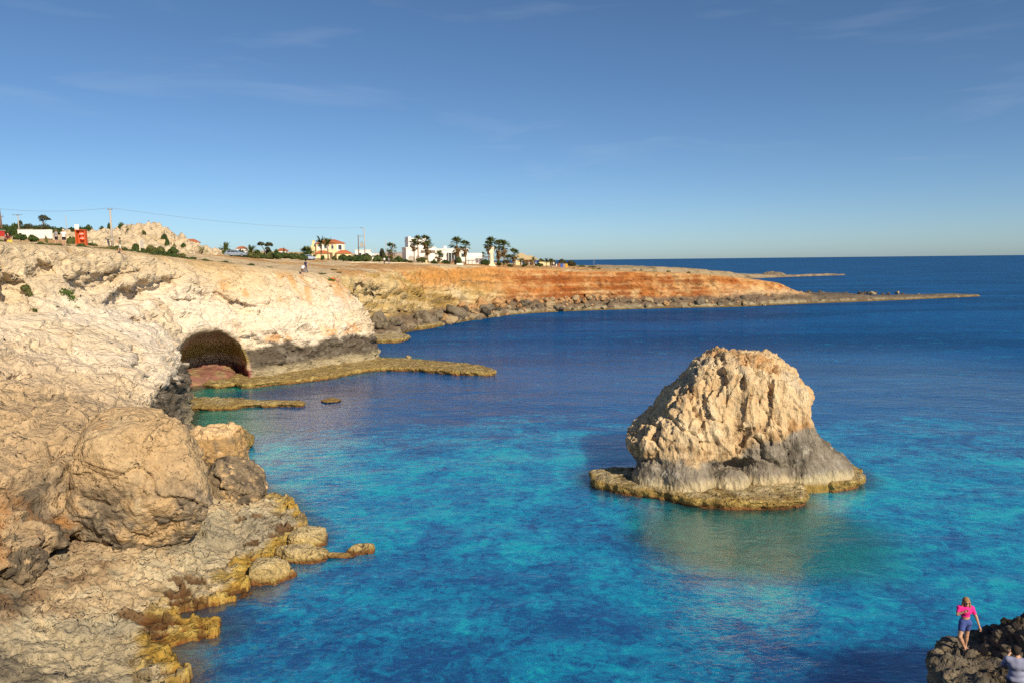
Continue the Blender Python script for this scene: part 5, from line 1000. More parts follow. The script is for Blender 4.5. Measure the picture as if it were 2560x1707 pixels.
for x in (1.6, 4.1, 6.6):
    a = MB(); n = 10; pts = [(x + 0.95 * math.cos(math.pi * k / n), 1.3 + 0.95 * math.sin(math.pi * k / n)) for k in range(n + 1)] + [(x - 0.95, 0), (x + 0.95, 0)]
    a.loft([[(p[0], -0.03, p[1]) for p in pts], [(p[0], 0.02, p[1]) for p in pts]]); a.build('arch', M_GREYP, v)
for x in (12.4, 20.4): window(v, x, 1.6, 1.5, 1.2, 1.2)
pc = MB().bx(14.6, 18.8, -0.4, 1.2, 3.0, 3.25).build('porch', M_WHITE, v); MB().bx(14.8, 18.6, -0.1, 1.19, 0, 3.0).build('porch_glass', M_GLASS, pc)
for x in (14.7, 15.7, 16.7, 17.7, 18.7): MB().bx(x - 0.06, x + 0.06, -0.22, -0.1, 0, 3.0).build('post', M_WHITE, v)
MB().loft([[(14.5 + 0.7 * math.cos(t) * s, 4 + 0.7 * math.sin(t) * s, 4.45 + hh) for t in np.linspace(0, 6.28, 10, endpoint=False)] for s, hh in ((1, 0), (1, 0.5), (0.8, 0.85), (0.3, 1.05))]).build('roof_tank', M_WHITE, v)
# cream villa with terracotta roofs
v = place('cream_villa', 'cream and white two-storey villa with terracotta roofs behind the date palms', 792, 232, 0.30)
MB().bx(0, 8.6, 0, 6, 0, 5.0).build('wall', M_YELLOW, v); hip_roof(v, 0, 8.6, 0, 6, 5.0, 1.25); MB().bx(0.3, 3.8, -0.04, 0.02, 3.0, 4.9).build('upper_panel', M_WHITE, v); MB().bx(6.2, 8.2, -0.04, 0.02, 2.6, 4.7).build('upper_panel', M_WHITE, v)
for x in (1.4, 2.8): window(v, x, 3.4, 0.8, 1.1, -0.04)
window(v, 7.2, 3.0, 1.0, 1.4, -0.04); window(v, 4.9, 3.2, 0.7, 1.1); window(v, 2.2, 0.9, 1.0, 1.2)
MB().bx(3.9, 4.9, -0.05, 0.02, 0, 2.1).build('door', M_WOOD, v); MB().bx(-0.4, 3.9, -2.2, 0.0, 0, 1.9).build('porch_wall', M_YELLOW, v); hip_roof(v, -0.4, 3.9, -2.2, 0.0, 1.9, 0.8, 'porch_roof'); MB().bx(6.0, 10.4, -2.0, 0.0, 0, 1.9).build('porch_wall', M_YELLOW, v); hip_roof(v, 6.0, 10.4, -2.0, 0.0, 1.9, 0.9, 'porch_roof')
MB().bx(-1.6, 0, 1.0, 5.0, 0, 4.4).build('stair_tower', M_YELLOW, v); MB().bx(-1.1, -0.3, 2.0, 2.8, 4.4, 5.8).bx(-1.25, -0.15, 1.85, 2.95, 5.8, 5.95).build('chimney', M_YELLOW, v)
# long white building behind the lamp poles
v = place('white_building', 'long low white building behind the transformer poles', 889, 262, 0.1, 'building')
MB().bx(0, 5.2, 0, 5, 0, 3.6).build('wall', M_WHITE, v); MB().bx(5.2, 9.0, 0.6, 5, 0, 2.2).build('low_wall', M_WHITE, v); MB().bx(-0.15, 5.35, -0.15, 5.2, 3.45, 3.62).build('cornice', M_WHITE, v); window(v, 6.6, 1.1, 2.0, 0.5, 0.6); window(v, 1.6, 1.4, 1.1, 1.1); window(v, 3.8, 1.4, 1.1, 1.1)
# house on the knoll
v = place('knoll_house', 'small cream house with a terracotta roof on the right shoulder of the knoll', 462, 172, 0.25)
MB().bx(0, 2.9, 0, 3.2, 0, 2.4 + 0.6).build('wall', M_YELLOW, v); hip_roof(v, 0, 2.9, 0, 3.2, 3.0, 0.75, ov=0.3); window(v, 2.1, 1.6, 0.55, 0.8); MB().bx(2.9, 5.0, 0.3, 3.0, 0, 1.6).build('terrace_wall', M_YELLOW, v); MB().bx(3.2, 4.6, 0.22, 0.31, 0.3, 1.1).build('opening', M_GLASS, v)
for px, Y, w, lab in [(601, 300, 3.4, 'tiny white house with a red roof far beyond the silver car'), (702, 262, 3.0, 'small white house with a red roof beside the cypress')]:
    v = place('far_house', lab, px - 8, Y, 0.15); MB().bx(0, w, 0, 4, 0, 2.7).build('wall', M_WHITE, v); hip_roof(v, 0, w, 0, 4, 2.7, 0.8); window(v, w * 0.3, 1.2, 0.7, 0.9); window(v, w * 0.7, 1.2, 0.7, 0.9)
# white boundary wall at left, red kiosk
v = place('white_wall', 'long white boundary wall standing behind bushes on the left skyline', 50, 128, 0.0, 'wall')
MB().bx(0.0, 2.5, 0, 0.3, 0.2, 1.55).build('panel', M_WHITE, v); MB().bx(2.5, 5.95, -0.25, 0.05, 0.0, 1.5).build('panel', M_WHITE, v); MB().bx(-0.06, 2.54, -0.05, 0.36, 1.55, 1.64).build('coping', M_GREYP, v)
v = place('red_kiosk', 'bright red kiosk cut off by the left edge', -37, 122, 0.0, 'kiosk')
MB().bx(0, 2.25, 0, 2.0, 0.1, 1.2).build('body', M_RED, v); MB().bx(-0.1, 2.35, -0.15, 2.1, 1.2, 1.3).build('roof', M_GREYP, v); MB().bx(0.5, 1.6, -0.04, 0.01, 0.7, 1.1).build('hatch', M_GLASS, v)
# garden walls, pergola, straw roofs on the promenade
v = place('garden_wall', 'white garden wall with a timber pergola left of the statue', 1166, 240, 0.05, 'wall')
MB().bx(0, 5.6, 0, 0.3, 0, 2.1).build('panel', M_WHITE, v)
for k in range(7): MB().bx(0.2 + k * 1.25, 0.32 + k * 1.25, -1.6, -1.48, 0, 2.55).build('post', M_WHITE, v)
MB().bx(0, 8.2, -1.62, -1.46, 2.55, 2.7).build('beam', M_WHITE, v); MB().bx(5.6, 10.5, 2.2, 2.4, 2.3, 2.5).build('beam', M_WHITE, v)
v = place('straw_pavilion', 'beach pavilion with pale straw roofs on the promenade', 1285, 246, 0.1, 'pavilion')
hip_roof(v, 0, 5.2, 0, 4, 2.6, 1.7, 'straw_roof', 0.5, M_THATCH, 0.2); hip_roof(v, 3.6, 7.6, -0.6, 3, 2.2, 1.3, 'straw_roof', 0.5, M_THATCH, 0.2)
for x in (0.2, 2.6, 5.0, 7.3): MB().tube([(x, 0.1, 0), (x, 0.1, 2.6)], 0.11, 8).build('post', M_WHITE, v)
MB().bx(0.6, 2.2, 0.3, 0.4, 0.0, 2.1).build('arch_panel', M_YELLOW, v); MB().bx(3.6, 7.2, 2.6, 2.8, 0, 2.1).build('back_wall', M_YELLOW, v); MB().bx(8.4, 12.0, 0.4, 0.7, 0, 1.3).build('low_wall', M_YELLOW, v)
v = place('stone_block', 'low pale stone block lying on the lawn before the white garden wall', 1141, 214, 0.0, 'stone'); MB().loft([[(0, 0, 0), (2.0, 0, 0), (2.0, 0.8, 0), (0, 0.8, 0)], [(0.05, 0.03, 0.98), (1.95, 0.03, 0.98), (1.95, 0.77, 0.98), (0.05, 0.77, 0.98)]]).build('slab', M_WHITE, v)
v = place('yellow_pillar', 'short yellow pillar standing before the white villa', 1064, 216, 0.0, 'pillar'); MB().bx(0, 0.5, 0, 0.5, 0, 1.3).build('shaft', M_YELLOW, v); MB().bx(-0.06, 0.56, -0.06, 0.56, 1.3, 1.42).build('cap', M_YELLOW, v)
# promenade kerb: a pale line along the top of the slope
def strip(name, pts, w, h, mat):
    P = [Vector((x, y, drop(x, y))) for x, y in catmull(pts, 6, closed=False)]; A = []
    for i, p in enumerate(P):
        d = (P[min(i + 1, len(P) - 1)] - P[max(i - 1, 0)]); n = Vector((-d.y, d.x, 0)).normalized() * w / 2; A.append([p - n + Vector((0, 0, -0.3)), p - n + Vector((0, 0, h)), p + n + Vector((0, 0, h)), p + n + Vector((0, 0, -0.3))])
    MB().loft(A).build(name, mat, None, kind='structure')
strip('promenade', [tuple(at_y(px, 655, Y)[:2]) for px, Y in [(700, 196), (760, 194), (860, 192), (960, 206), (1060, 212), (1160, 212), (1240, 214)]], 1.6, 0.12, M_STONE)
# statue: abstract stone figure with raised joined arms on a stepped plinth
x, y, z = spot(1230, 212); st_ = thing('stone_statue', 'tall pale stone sculpture with an angular open head on a stepped plinth', 'statue', (x, y, z - 0.1), 0.1)
MB().loft([[(a * w, b * w, hh) for a, b in ((-1, -1), (1, -1), (1, 1), (-1, 1))] for w, hh in ((1.05, 0), (1.05, 0.35), (0.9, 0.36), (0.86, 0.75), (0.62, 0.95))]).build('plinth', M_STONE, st_)
def secq(cx, w, d, hh): return [(cx - w, -d, hh), (cx + w, -d, hh), (cx + w, d, hh), (cx - w, d, hh)]
MB().loft([secq(0.0, 0.50, 0.4, 0.9), secq(0.0, 0.43, 0.36, 2.2), secq(-0.02, 0.40, 0.34, 3.6), secq(-0.16, 0.60, 0.36, 4.15), secq(-0.22, 0.66, 0.36, 4.35), secq(-0.02, 0.56, 0.34, 4.75), secq(0.16, 0.44, 0.3, 5.1)]).build('body', M_STONE, st_)
MB().loft([secq(0.02, 0.20, 0.28, 5.08), secq(0.12, 0.16, 0.26, 5.45), secq(0.34, 0.10, 0.22, 5.75)]).build('raised_arm', M_STONE, st_); MB().loft([secq(0.50, 0.10, 0.28, 5.05), secq(0.54, 0.10, 0.26, 5.4), secq(0.40, 0.12, 0.22, 5.78)]).build('raised_arm', M_STONE, st_)

# ------------------------------------------------------------------ poles, lamps and wires
def pole(px, Y, pyt, r, mat, label, name='utility_pole', lean=0.0, cat='pole'):
    x, y, z = spot(px, Y); H = top_z(px, pyt, Y) - z; o = thing(name, label, cat, (x, y, z - 0.3), 0)
    MB().tube([(lean, 0, 0), (0, 0, H + 0.3)], [r * 1.25, r * 0.8], 8).build('shaft', mat, o, True); return o, H + 0.3
pa, ha = pole(9, 140, 521, 0.17, M_WOOD, 'brown wooden utility pole at the left edge', lean=0.25); MB().box((0, 0, ha - 1.6), (1.3, 0.1, 0.1)).build('crossarm', M_WOOD, pa)
for s in (-0.55, 0, 0.55): MB().tube([(s, 0, ha - 1.55), (s, 0, ha - 1.3)], 0.05, 6).build('insulator', M_STEEL, pa)
pb, hb = pole(284, 125, 525, 0.16, M_GREYP, 'pale grey utility pole standing before the rocky knoll'); MB().box((0, 0, hb + 0.05), (0.8, 0.14, 0.14)).tube([(-0.3, 0, hb), (-0.3, 0, hb + 0.3)], 0.06, 6).tube([(0.3, 0, hb), (0.3, 0, hb + 0.3)], 0.06, 6).build('pole_head', M_STEEL, pb); MB().box((0.08, -0.2, 1.6), (0.14, 0.1, 0.2)).build('meter_box', M_WHITE, pb)
pl, hl = pole(54, 135, 538, 0.09, M_GREYP, 'slim street lamp with three spread heads on the left skyline', 'street_lamp', cat='street lamp')
for dx in (-0.65, 0.0, 0.55): MB().tube([(0, 0, hl - 0.1), (dx, 0, hl + 0.05)], 0.035, 6).build('arm', M_STEEL, pl); MB().box((dx * 1.15, -0.05, hl + 0.05), (0.32, 0.2, 0.1), 0, 0.2 * dx).build('lamp_head', M_STEEL, pl)
pole(172, 152, 537, 0.06, M_GREYP, 'thin bare leaning pole between the tall pine and the rescue stand', 'thin_pole', lean=0.15); pole(-8, 150, 538, 0.05, M_GREYP, 'thin mast partly cut by the left edge', 'thin_pole')
pc_, hc = pole(913, 202, 570, 0.15, M_GREYP, 'tall lamp pole beside the transformer poles', 'lamp_pole', cat='street lamp'); MB().tube([(0, 0, hc), (-0.7, 0, hc + 0.02)], 0.05, 6).build('arm', M_STEEL, pc_); MB().box((-0.75, 0, hc), (0.6, 0.3, 0.16)).build('lamp_head', M_STEEL, pc_)
pt, ht = pole(897.5, 202, 588, 0.14, M_WOOD, 'shorter wooden pole carrying the transformer'); MB().box((0.85, 0, ht - 0.25), (1.8, 0.09, 0.09)).build('crossarm', M_STEEL, pt); MB().box((0.9, 0, ht - 3.3), (1.7, 0.5, 0.1)).build('platform', M_STEEL, pt); tf = MB().bx(0.55, 1.25, -0.3, 0.3, ht - 3.25, ht - 2.2).build('transformer', M_GREYP, pt)
for s in (0.65, 0.9, 1.15): MB().tube([(s, 0, ht - 2.2), (s, 0, ht - 1.75)], 0.05, 6).build('bushing', M_STEEL, tf); 
for s in (0.5, 1.1): MB().tube([(s, 0, ht - 0.3), (s + 0.05, 0, ht - 0.75)], 0.05, 6).build('fuse', M_STEEL, pt)
pole(966, 222, 598, 0.10, M_GREYP, 'plain grey pole left of the shaggy palm', 'plain_pole'); pole(939, 236, 618, 0.07, M_GREYP, 'thin grey pole in front of the long white building', 'plain_pole'); pole(984, 224, 604, 0.07, M_GREYP, 'thin pole half hidden by the shaggy palm', 'plain_pole'); pole(1485, 245, 650, 0.04, M_GREYP, 'lonely thin post on the green end of the headland', 'thin_pole')
def wire(a, b, sag, label):
    a, b = Vector(a), Vector(b); o = (a + b) / 2; P = [a.lerp(b, t) - Vector((0, 0, sag * 4 * t * (1 - t))) - o for t in np.linspace(0, 1, 25)]
    MB().tube(P, 0.02, 5).build('power_line', M_STEEL, None, label=label, cat='wire', loc=o)
def tip(o, h, dx=0.0, dz=0.0): return (o.location.x + dx, o.location.y, o.location.z + h + dz)
wire(tip(pa, ha, 0, -0.1), tip(pb, hb, 0, 0.3), 0.5, 'thin overhead wire between the brown pole and the pale grey pole'); wire(tip(pb, hb, 0.3, 0.3), tip(pc_, hc, -0.3, 0), 1.1, 'long overhead wire from the pale grey pole to the tall lamp pole')
q = at_y(-60, 519, 146); wire(tuple(q), tip(pa, ha, 0, -0.1), 0.1, 'short overhead wire running out past the left edge')

# ------------------------------------------------------------------ rescue stand, notice board, bins, parasol, bags
x, y, z = spot(207, 92); rs = thing('rescue_stand', 'orange wooden rescue stand with life jackets and a white board on top', 'rescue stand', (x, y, z - 0.12), 0.1)
for a in (-0.55, 0.5): MB().bx(a, a + 0.12, -0.3, 0.3, 0, 1.95).build('side_panel', M_ORP, rs)
MB().bx(-0.43, 0.5, 0.2, 0.28, 0.35, 1.9).build('back_panel', M_ORP, rs); MB().bx(-0.6, 0.66, -0.34, 0.34, 1.9, 1.99).build('roof', M_ORP, rs); MB().bx(-0.53, -0.05, -0.3, -0.24, 2.0, 2.62).build('notice_board', M_WHITE, rs)
for k, (dx, dz) in enumerate(((0.12, 1.25), (0.2, 0.72))):
    jk = MB().loft([[(dx + w * math.cos(t), -0.12 + 0.13 * math.sin(t), dz + hh) for t in np.linspace(0, 6.28, 10, endpoint=False)] for w, hh in ((0.16, 0.0), (0.26, 0.08), (0.28, 0.3), (0.22, 0.42), (0.08, 0.46))]).build('life_jacket', M_BRIGHT, rs, True); MB().loft([[(dx + 0.285 * math.cos(t), -0.12 + 0.15 * math.sin(t), dz + hh) for t in np.linspace(0, 6.28, 10, endpoint=False)] for hh in (0.18, 0.24)]).build('stripe', M_WHITE, jk)
x, y, z = spot(352, 92); nb = thing('notice_board', 'small weathered notice board on a pale post near the rim', 'sign', (x, y, z - 0.2), 0.25); MB().bx(-0.05, 0.05, -0.05, 0.05, 0, 1.75).build('post', M_STONE, nb); MB().bx(0.06, 0.42, -0.03, 0.02, 0.75, 1.72).build('panel', M_GREYP, nb)
for px, lab, m_ in [(1404, 'blue litter bin on the promenade end', plain('blue_bin', (0.04, 0.12, 0.45), 0.5)), (1416, 'yellow litter bin on the promenade end', plain('yellow_bin', (0.75, 0.38, 0.03), 0.5)), (1398, 'brown litter bin left of the blue one', plain('brown_bin', (0.28, 0.10, 0.05), 0.6)), (1410, 'grey litter bin between the blue and yellow ones', plain('grey_bin', (0.30, 0.24, 0.26), 0.6))]:
    x, y, z = spot(px, 232); b_ = thing('litter_bin', lab, 'bin', (x, y, z - 0.05), 0, 'litter bins on the promenade end'); MB().loft([[(a * w, c * w, hh) for a, c in ((-1, -1), (1, -1), (1, 1), (-1, 1))] for w, hh in ((0.30, 0), (0.36, 1.05))]).build('body', m_, b_); MB().loft([[(a * w, c * w, hh) for a, c in ((-1, -1), (1, -1), (1, 1), (-1, 1))] for w, hh in ((0.39, 1.05), (0.39, 1.13), (0.2, 1.24))]).build('lid', m_, b_)
M_LEMON = plain('lemon_cloth', (0.72, 0.62, 0.04), 0.7)
x, y, z = spot(449, 128); ps = thing('beach_tent', 'small dark and yellow beach shelter below the knoll', 'tent', (x, y, z - 0.05), 0.2, None, 0.6); MB().add([(-0.9, -0.4, 0), (0.9, -0.4, 0), (0.9, 0.6, 0), (-0.9, 0.6, 0), (-0.5, 0.2, 0.75), (0.5, 0.2, 0.75)], [(0, 1, 5, 4), (1, 2, 5), (2, 3, 4, 5), (3, 0, 4), (3, 2, 1, 0)]).build('canopy', M_BLACK, ps); MB().bx(-0.85, 0.1, -0.45, -0.41, 0.25, 0.42).build('stripe', M_LEMON, ps); MB().bx(0.45, 0.95, -0.6, -0.45, 0.02, 0.28).build('flap', M_LEMON, ps)

# ------------------------------------------------------------------ cars
def car(px, Y, rz, label, paint):
    x, y, z = spot(px, Y); o = thing('car', label, 'car', (x, y, z), rz); L, Wd = 4.4, 1.72
    prof = [(-2.2, 0.35), (-2.2, 0.85), (-2.05, 1.0), (-1.75, 1.36), (-1.2, 1.44), (-0.1, 1.44), (0.45, 1.32), (1.0, 0.95), (1.9, 0.84), (2.18, 0.66), (2.2, 0.35)]
    def ring(w, k=1.0, dz=0): return [(a, w, b + dz) for a, b in prof]
    MB().loft([[(a, -Wd / 2 + (0.20 if b > 1.0 else 0.02), b) for a, b in prof], [(a, -Wd / 2 + 0.26 if b > 1 else -Wd / 2 + 0.10, b + (0.015 if b > .8 else 0)) for a, b in prof], [(a, Wd / 2 - 0.26 if b > 1 else Wd / 2 - 0.10, b + (0.015 if b > .8 else 0)) for a, b in prof], [(a, Wd / 2 - (0.20 if b > 1.0 else 0.02), b) for a, b in prof]]).build('body', paint, o)
    for sgn in (-1, 1):
        for pts in ([(-1.68, 1.0), (-1.5, 1.34), (-0.95, 1.38), (-0.9, 1.0)], [(-0.82, 1.0), (-0.85, 1.38), (-0.1, 1.38), (0.02, 1.0)], [(0.1, 1.0), (0.0, 1.36), (0.38, 1.28), (0.82, 0.99)]):
            q = [(a, sgn * (Wd / 2 - (0.19 - 0.17 * (1.38 - b) / 0.4 * 0.9 if b > 1.0 else 0.02)) + sgn * 0.012, b) for a, b in pts]; r_ = [(a, b - sgn * 0.03, c) for a, b, c in q]; MB().loft([q, r_] if sgn < 0 else [r_, q]).build('side_window', M_GLASS, o)
        for a in (-1.35, 1.4):
            w = MB().loft([[(a + rr * math.cos(t), sgn * yy, 0.31 + rr * math.sin(t)) for t in np.linspace(0, 6.283, 16, endpoint=False)] for rr, yy in ((0.31, Wd / 2 - 0.20), (0.31, Wd / 2 + 0.0), (0.19, Wd / 2 + 0.012))]).build('wheel', M_BLACK, o); MB().loft([[(a + rr * math.cos(t), sgn * yy, 0.31 + rr * math.sin(t)) for t in np.linspace(0, 6.283, 12, endpoint=False)] for rr, yy in ((0.18, Wd / 2 + 0.013), (0.06, Wd / 2 + 0.03))]).build('rim', M_STEEL, w)
        MB().box((2.16, sgn * 0.6, 0.66), (0.08, 0.3, 0.14)).build('headlight', M_STEEL, o); MB().box((-2.19, sgn * 0.66, 0.82), (0.06, 0.2, 0.26)).build('tail_light', M_RED, o); MB().box((0.55, sgn * (Wd / 2 + 0.06), 0.98), (0.14, 0.14, 0.1)).build('wing_mirror', paint, o)
    MB().add([(-2.06, -0.6, 1.02), (-2.06, 0.6, 1.02), (-1.80, 0.5, 1.33), (-1.80, -0.5, 1.33)], [(3, 2, 1, 0)]).build('rear_window', M_GLASS, o); MB().add([(1.0, -0.68, 0.985), (1.0, 0.68, 0.985), (0.50, 0.58, 1.315), (0.50, -0.58, 1.315)], [(0, 1, 2, 3)]).build('windscreen', M_GLASS, o)
    return o
car(591, 162, 0.12, 'silver-blue estate car parked on the bare ground beyond the cliff', plain('silver_blue_paint', (0.34, 0.42, 0.55), 0.3, 0.04, metal=0.4)); car(771, 202, 1.2, 'white and blue car parked by the cream villa', plain('pale_blue_paint', (0.45, 0.55, 0.75), 0.35, 0.05))

# ------------------------------------------------------------------ boulders at the foot of the red headland
def small_rock_mesh(seed, tint):
    rs = np.random.default_rng(seed); h = 0.13; ax = np.arange(-1.3, 1.3, h); G = grid_pts(ax, ax, ax); r = np.array([1, rs.uniform(0.65, 0.95), rs.uniform(0.55, 0.85)], np.float32)
    f = ((np.abs(G / r) ** 2.6).sum(-1) ** (1 / 2.6) - 1) * 0.6
    for k in range(9):
        n = rs.normal(size=3); n /= np.linalg.norm(n); f = np.maximum(f, (G @ n.astype(np.float32)) - np.float32(np.linalg.norm(n * r) * rs.uniform(0.55, 0.85)))
    P, Q = surface_nets(f, (ax[0],) * 3, h); P = P.astype(np.float32); N = vnormals(P, Q); V = P + N * (0.10 * fbm(P * 2.2, 3, 0.6, seed=seed))[:, None]; me = np_mesh('boulder', V, Q, smooth=False)
    n1 = fbm(V * 1.5, 3, seed=seed + 3); c = np.tile(np.array(tint), (len(V), 1)); c = mixc(c, np.array(tint) * 0.55, sstep(0, 0.5, n1)); set_col(me, c); me.materials.append(M_BOULDER); return me
TINTS = {'grey': (0.20, 0.165, 0.115), 'tan': (0.36, 0.27, 0.155), 'orange': (0.47, 0.28, 0.13), 'dark': (0.10, 0.085, 0.065)}
RM = {k: [small_rock_mesh(500 + 10 * i + j, t) for j in range(4)] for i, (k, t) in enumerate(TINTS.items())}
def boulder(x, y, s, kind, label, group, k, sink=0.3):
    z = drop(x, y); z = max(z, -0.3); o = link('boulder', RM[kind][k % 4], (), None, label, 'boulder', group, None, (x, y, z + s * (0.6 - sink)))
    o.rotation_euler = (_r.uniform(-0.5, 0.5), _r.uniform(-0.5, 0.5), _r.uniform(0, 6.28)); o.scale = (s * _r.uniform(0.85, 1.25), s * _r.uniform(0.8, 1.1), s * _r.uniform(0.75, 1.1)); return o
cl = catmull([(-16.5, 157), (-8.6, 175.2), (1.5, 192), (13.3, 200), (26.6, 205), (45, 209.5), (64, 211.5), (80, 219.5)], 8, closed=False)
seg = np.r_[0, np.cumsum(np.linalg.norm(np.diff(cl, axis=0), axis=1))]
for i in range(120):
    s = (i + _r.uniform(-0.5, 0.5)) / 120 * seg[-1]; x = np.interp(s, seg, cl[:, 0]); y = np.interp(s, seg, cl[:, 1]); o_ = abs(_r.normal(0.6, 1.9)); size = min(2.3, 0.62 * math.exp(_r.normal(0, 0.55)))
    boulder(x - o_ * 0.35, y + o_, size, ('grey', 'tan', 'grey', 'dark', 'tan', 'grey', 'orange')[i % 7], 'angular boulder in the rubble line along the foot of the red headland', 'rubble along the red headland', i)
def shore(px, inland):   # a point so far inland of the waterline seen at this pixel column
    u = np.array([at_z(q, 780, 0.0)[0] / at_z(q, 780, 0.0)[1] for q in (px,)])[0]; k = np.argmin(np.abs(cl[:, 0] / cl[:, 1] - u)); t = cl[min(k + 1, len(cl) - 1)] - cl[max(k - 1, 0)]; t = t / np.linalg.norm(t)
    return cl[k] + np.array([-t[1], t[0]]) * inland
def shore_boulder(px, inland, s, kind, label, group, k):
    p = shore(px, inland)
    while drop(*p) > 4.6 and inland > 0.5: inland -= 0.5; p = shore(px, inland)
    return boulder(p[0], p[1], s, kind, label, group, k)
for i in range(60): shore_boulder(_r.uniform(1195, 1540), _r.uniform(2.5, 6.5), _r.uniform(0.5, 1.3), 'orange' if i % 4 else 'tan', 'tumbled orange block in the scree below the red cliff', 'orange scree below the red cliff', i)
for px, inl, s, lab in [(1262, 6.5, 2.4, 'largest fallen orange slab leaning on the red cliff, left'), (1290, 6.5, 2.2, 'big fallen orange slab in the middle of the scree'), (1330, 6.0, 1.9, 'big pale orange block right of the fallen slabs'), (1448, 6.0, 1.8, 'big orange block at the edge of the scree')]: shore_boulder(px, inl, s, 'orange', lab, None, px)
for i in range(34):
    px = _r.uniform(2000, 2300); t_ = (px - 2000) / 300; p = at_z(px, 722 + 8 * t_ + _r.normal(0, 1.2), 2.0 - 0.8 * t_); boulder(p[0], p[1], _r.uniform(0.4, 1.25) * (1.1 - 0.4 * t_), 'dark' if i % 3 else 'tan', 'dark boulder scattered on the flat tip of the headland', 'boulders on the headland tip', i)
cl2 = cl; cl = catmull([(-25, 132), (-21.5, 139), (-20.5, 145), (-16.5, 157), (-8.6, 175.2), (1.5, 192)], 8, closed=False)
for i in range(18): shore_boulder(_r.uniform(935, 1185), _r.uniform(0.5, 4), _r.uniform(0.7, 1.7), 'grey', 'grey block at the foot of the ochre strata', 'grey blocks below the ochre strata', i)
for px, inl, s, lab in [(950, 3.5, 2.6, 'big rounded grey boulder tucked behind the headland point'), (985, 3.5, 2.2, 'second rounded grey boulder right of the big one behind the point'), (1085, 2.0, 2.4, 'wide grey slab rising from the water below the ochre strata'), (1165, 2.0, 2.7, 'tall pointed grey slab at the water below the ochre strata')]: shore_boulder(px, inl, s, 'grey', lab, None, px)
cl = cl2
for px, py, s, lab in [(1021, 894, 0.5, 'small pointed stone standing on the long ledge'), (832, 896, 0.35, 'small white stone at the foot of the dark cliff band')]:
    p = at_z(px, py, 0.6); o = boulder(p[0], p[1], s, 'tan', lab, None, int(px), 0.1)
# ------------------------------------------------------------------ people: one continuous body each, clothes and hair as parts
def rcone(G, a, b, ra, rb):
    a, b = np.array(a, np.float32), np.array(b, np.float32); e = b - a; L = float(e @ e) + 1e-9; t = np.clip(((G - a) @ e) / L, 0, 1); return np.linalg.norm(G - a - t[..., None] * e, axis=-1) - (ra + (rb - ra) * t)
def ellip(G, c, r):
    q = np.linalg.norm((G - np.array(c, np.float32)) / np.array(r, np.float32), axis=-1); return (q - 1) * min(r)
def sdf_mesh(name, fn, lo, hi, h):
    xs, ys, zs = [np.arange(l, u, h) for l, u in zip(lo, hi)]; f = fn(grid_pts(xs, ys, zs)); P, Q = surface_nets(f, (xs[0], ys[0], zs[0]), h)
    return np_mesh(name, P, Q)
def skin(name, rgb): return plain(name, rgb, 0.55, 0.06)
SKIN = skin('skin', (0.52, 0.31, 0.21)); SKIN2 = skin('tanned_skin', (0.46, 0.24, 0.15)); _cm = {}
def cloth(rgb):
    k = tuple(rgb)
    if k not in _cm: _cm[k] = plain('cloth_%d' % len(_cm), rgb, 0.85, 0.12, 14.0)
    return _cm[k]
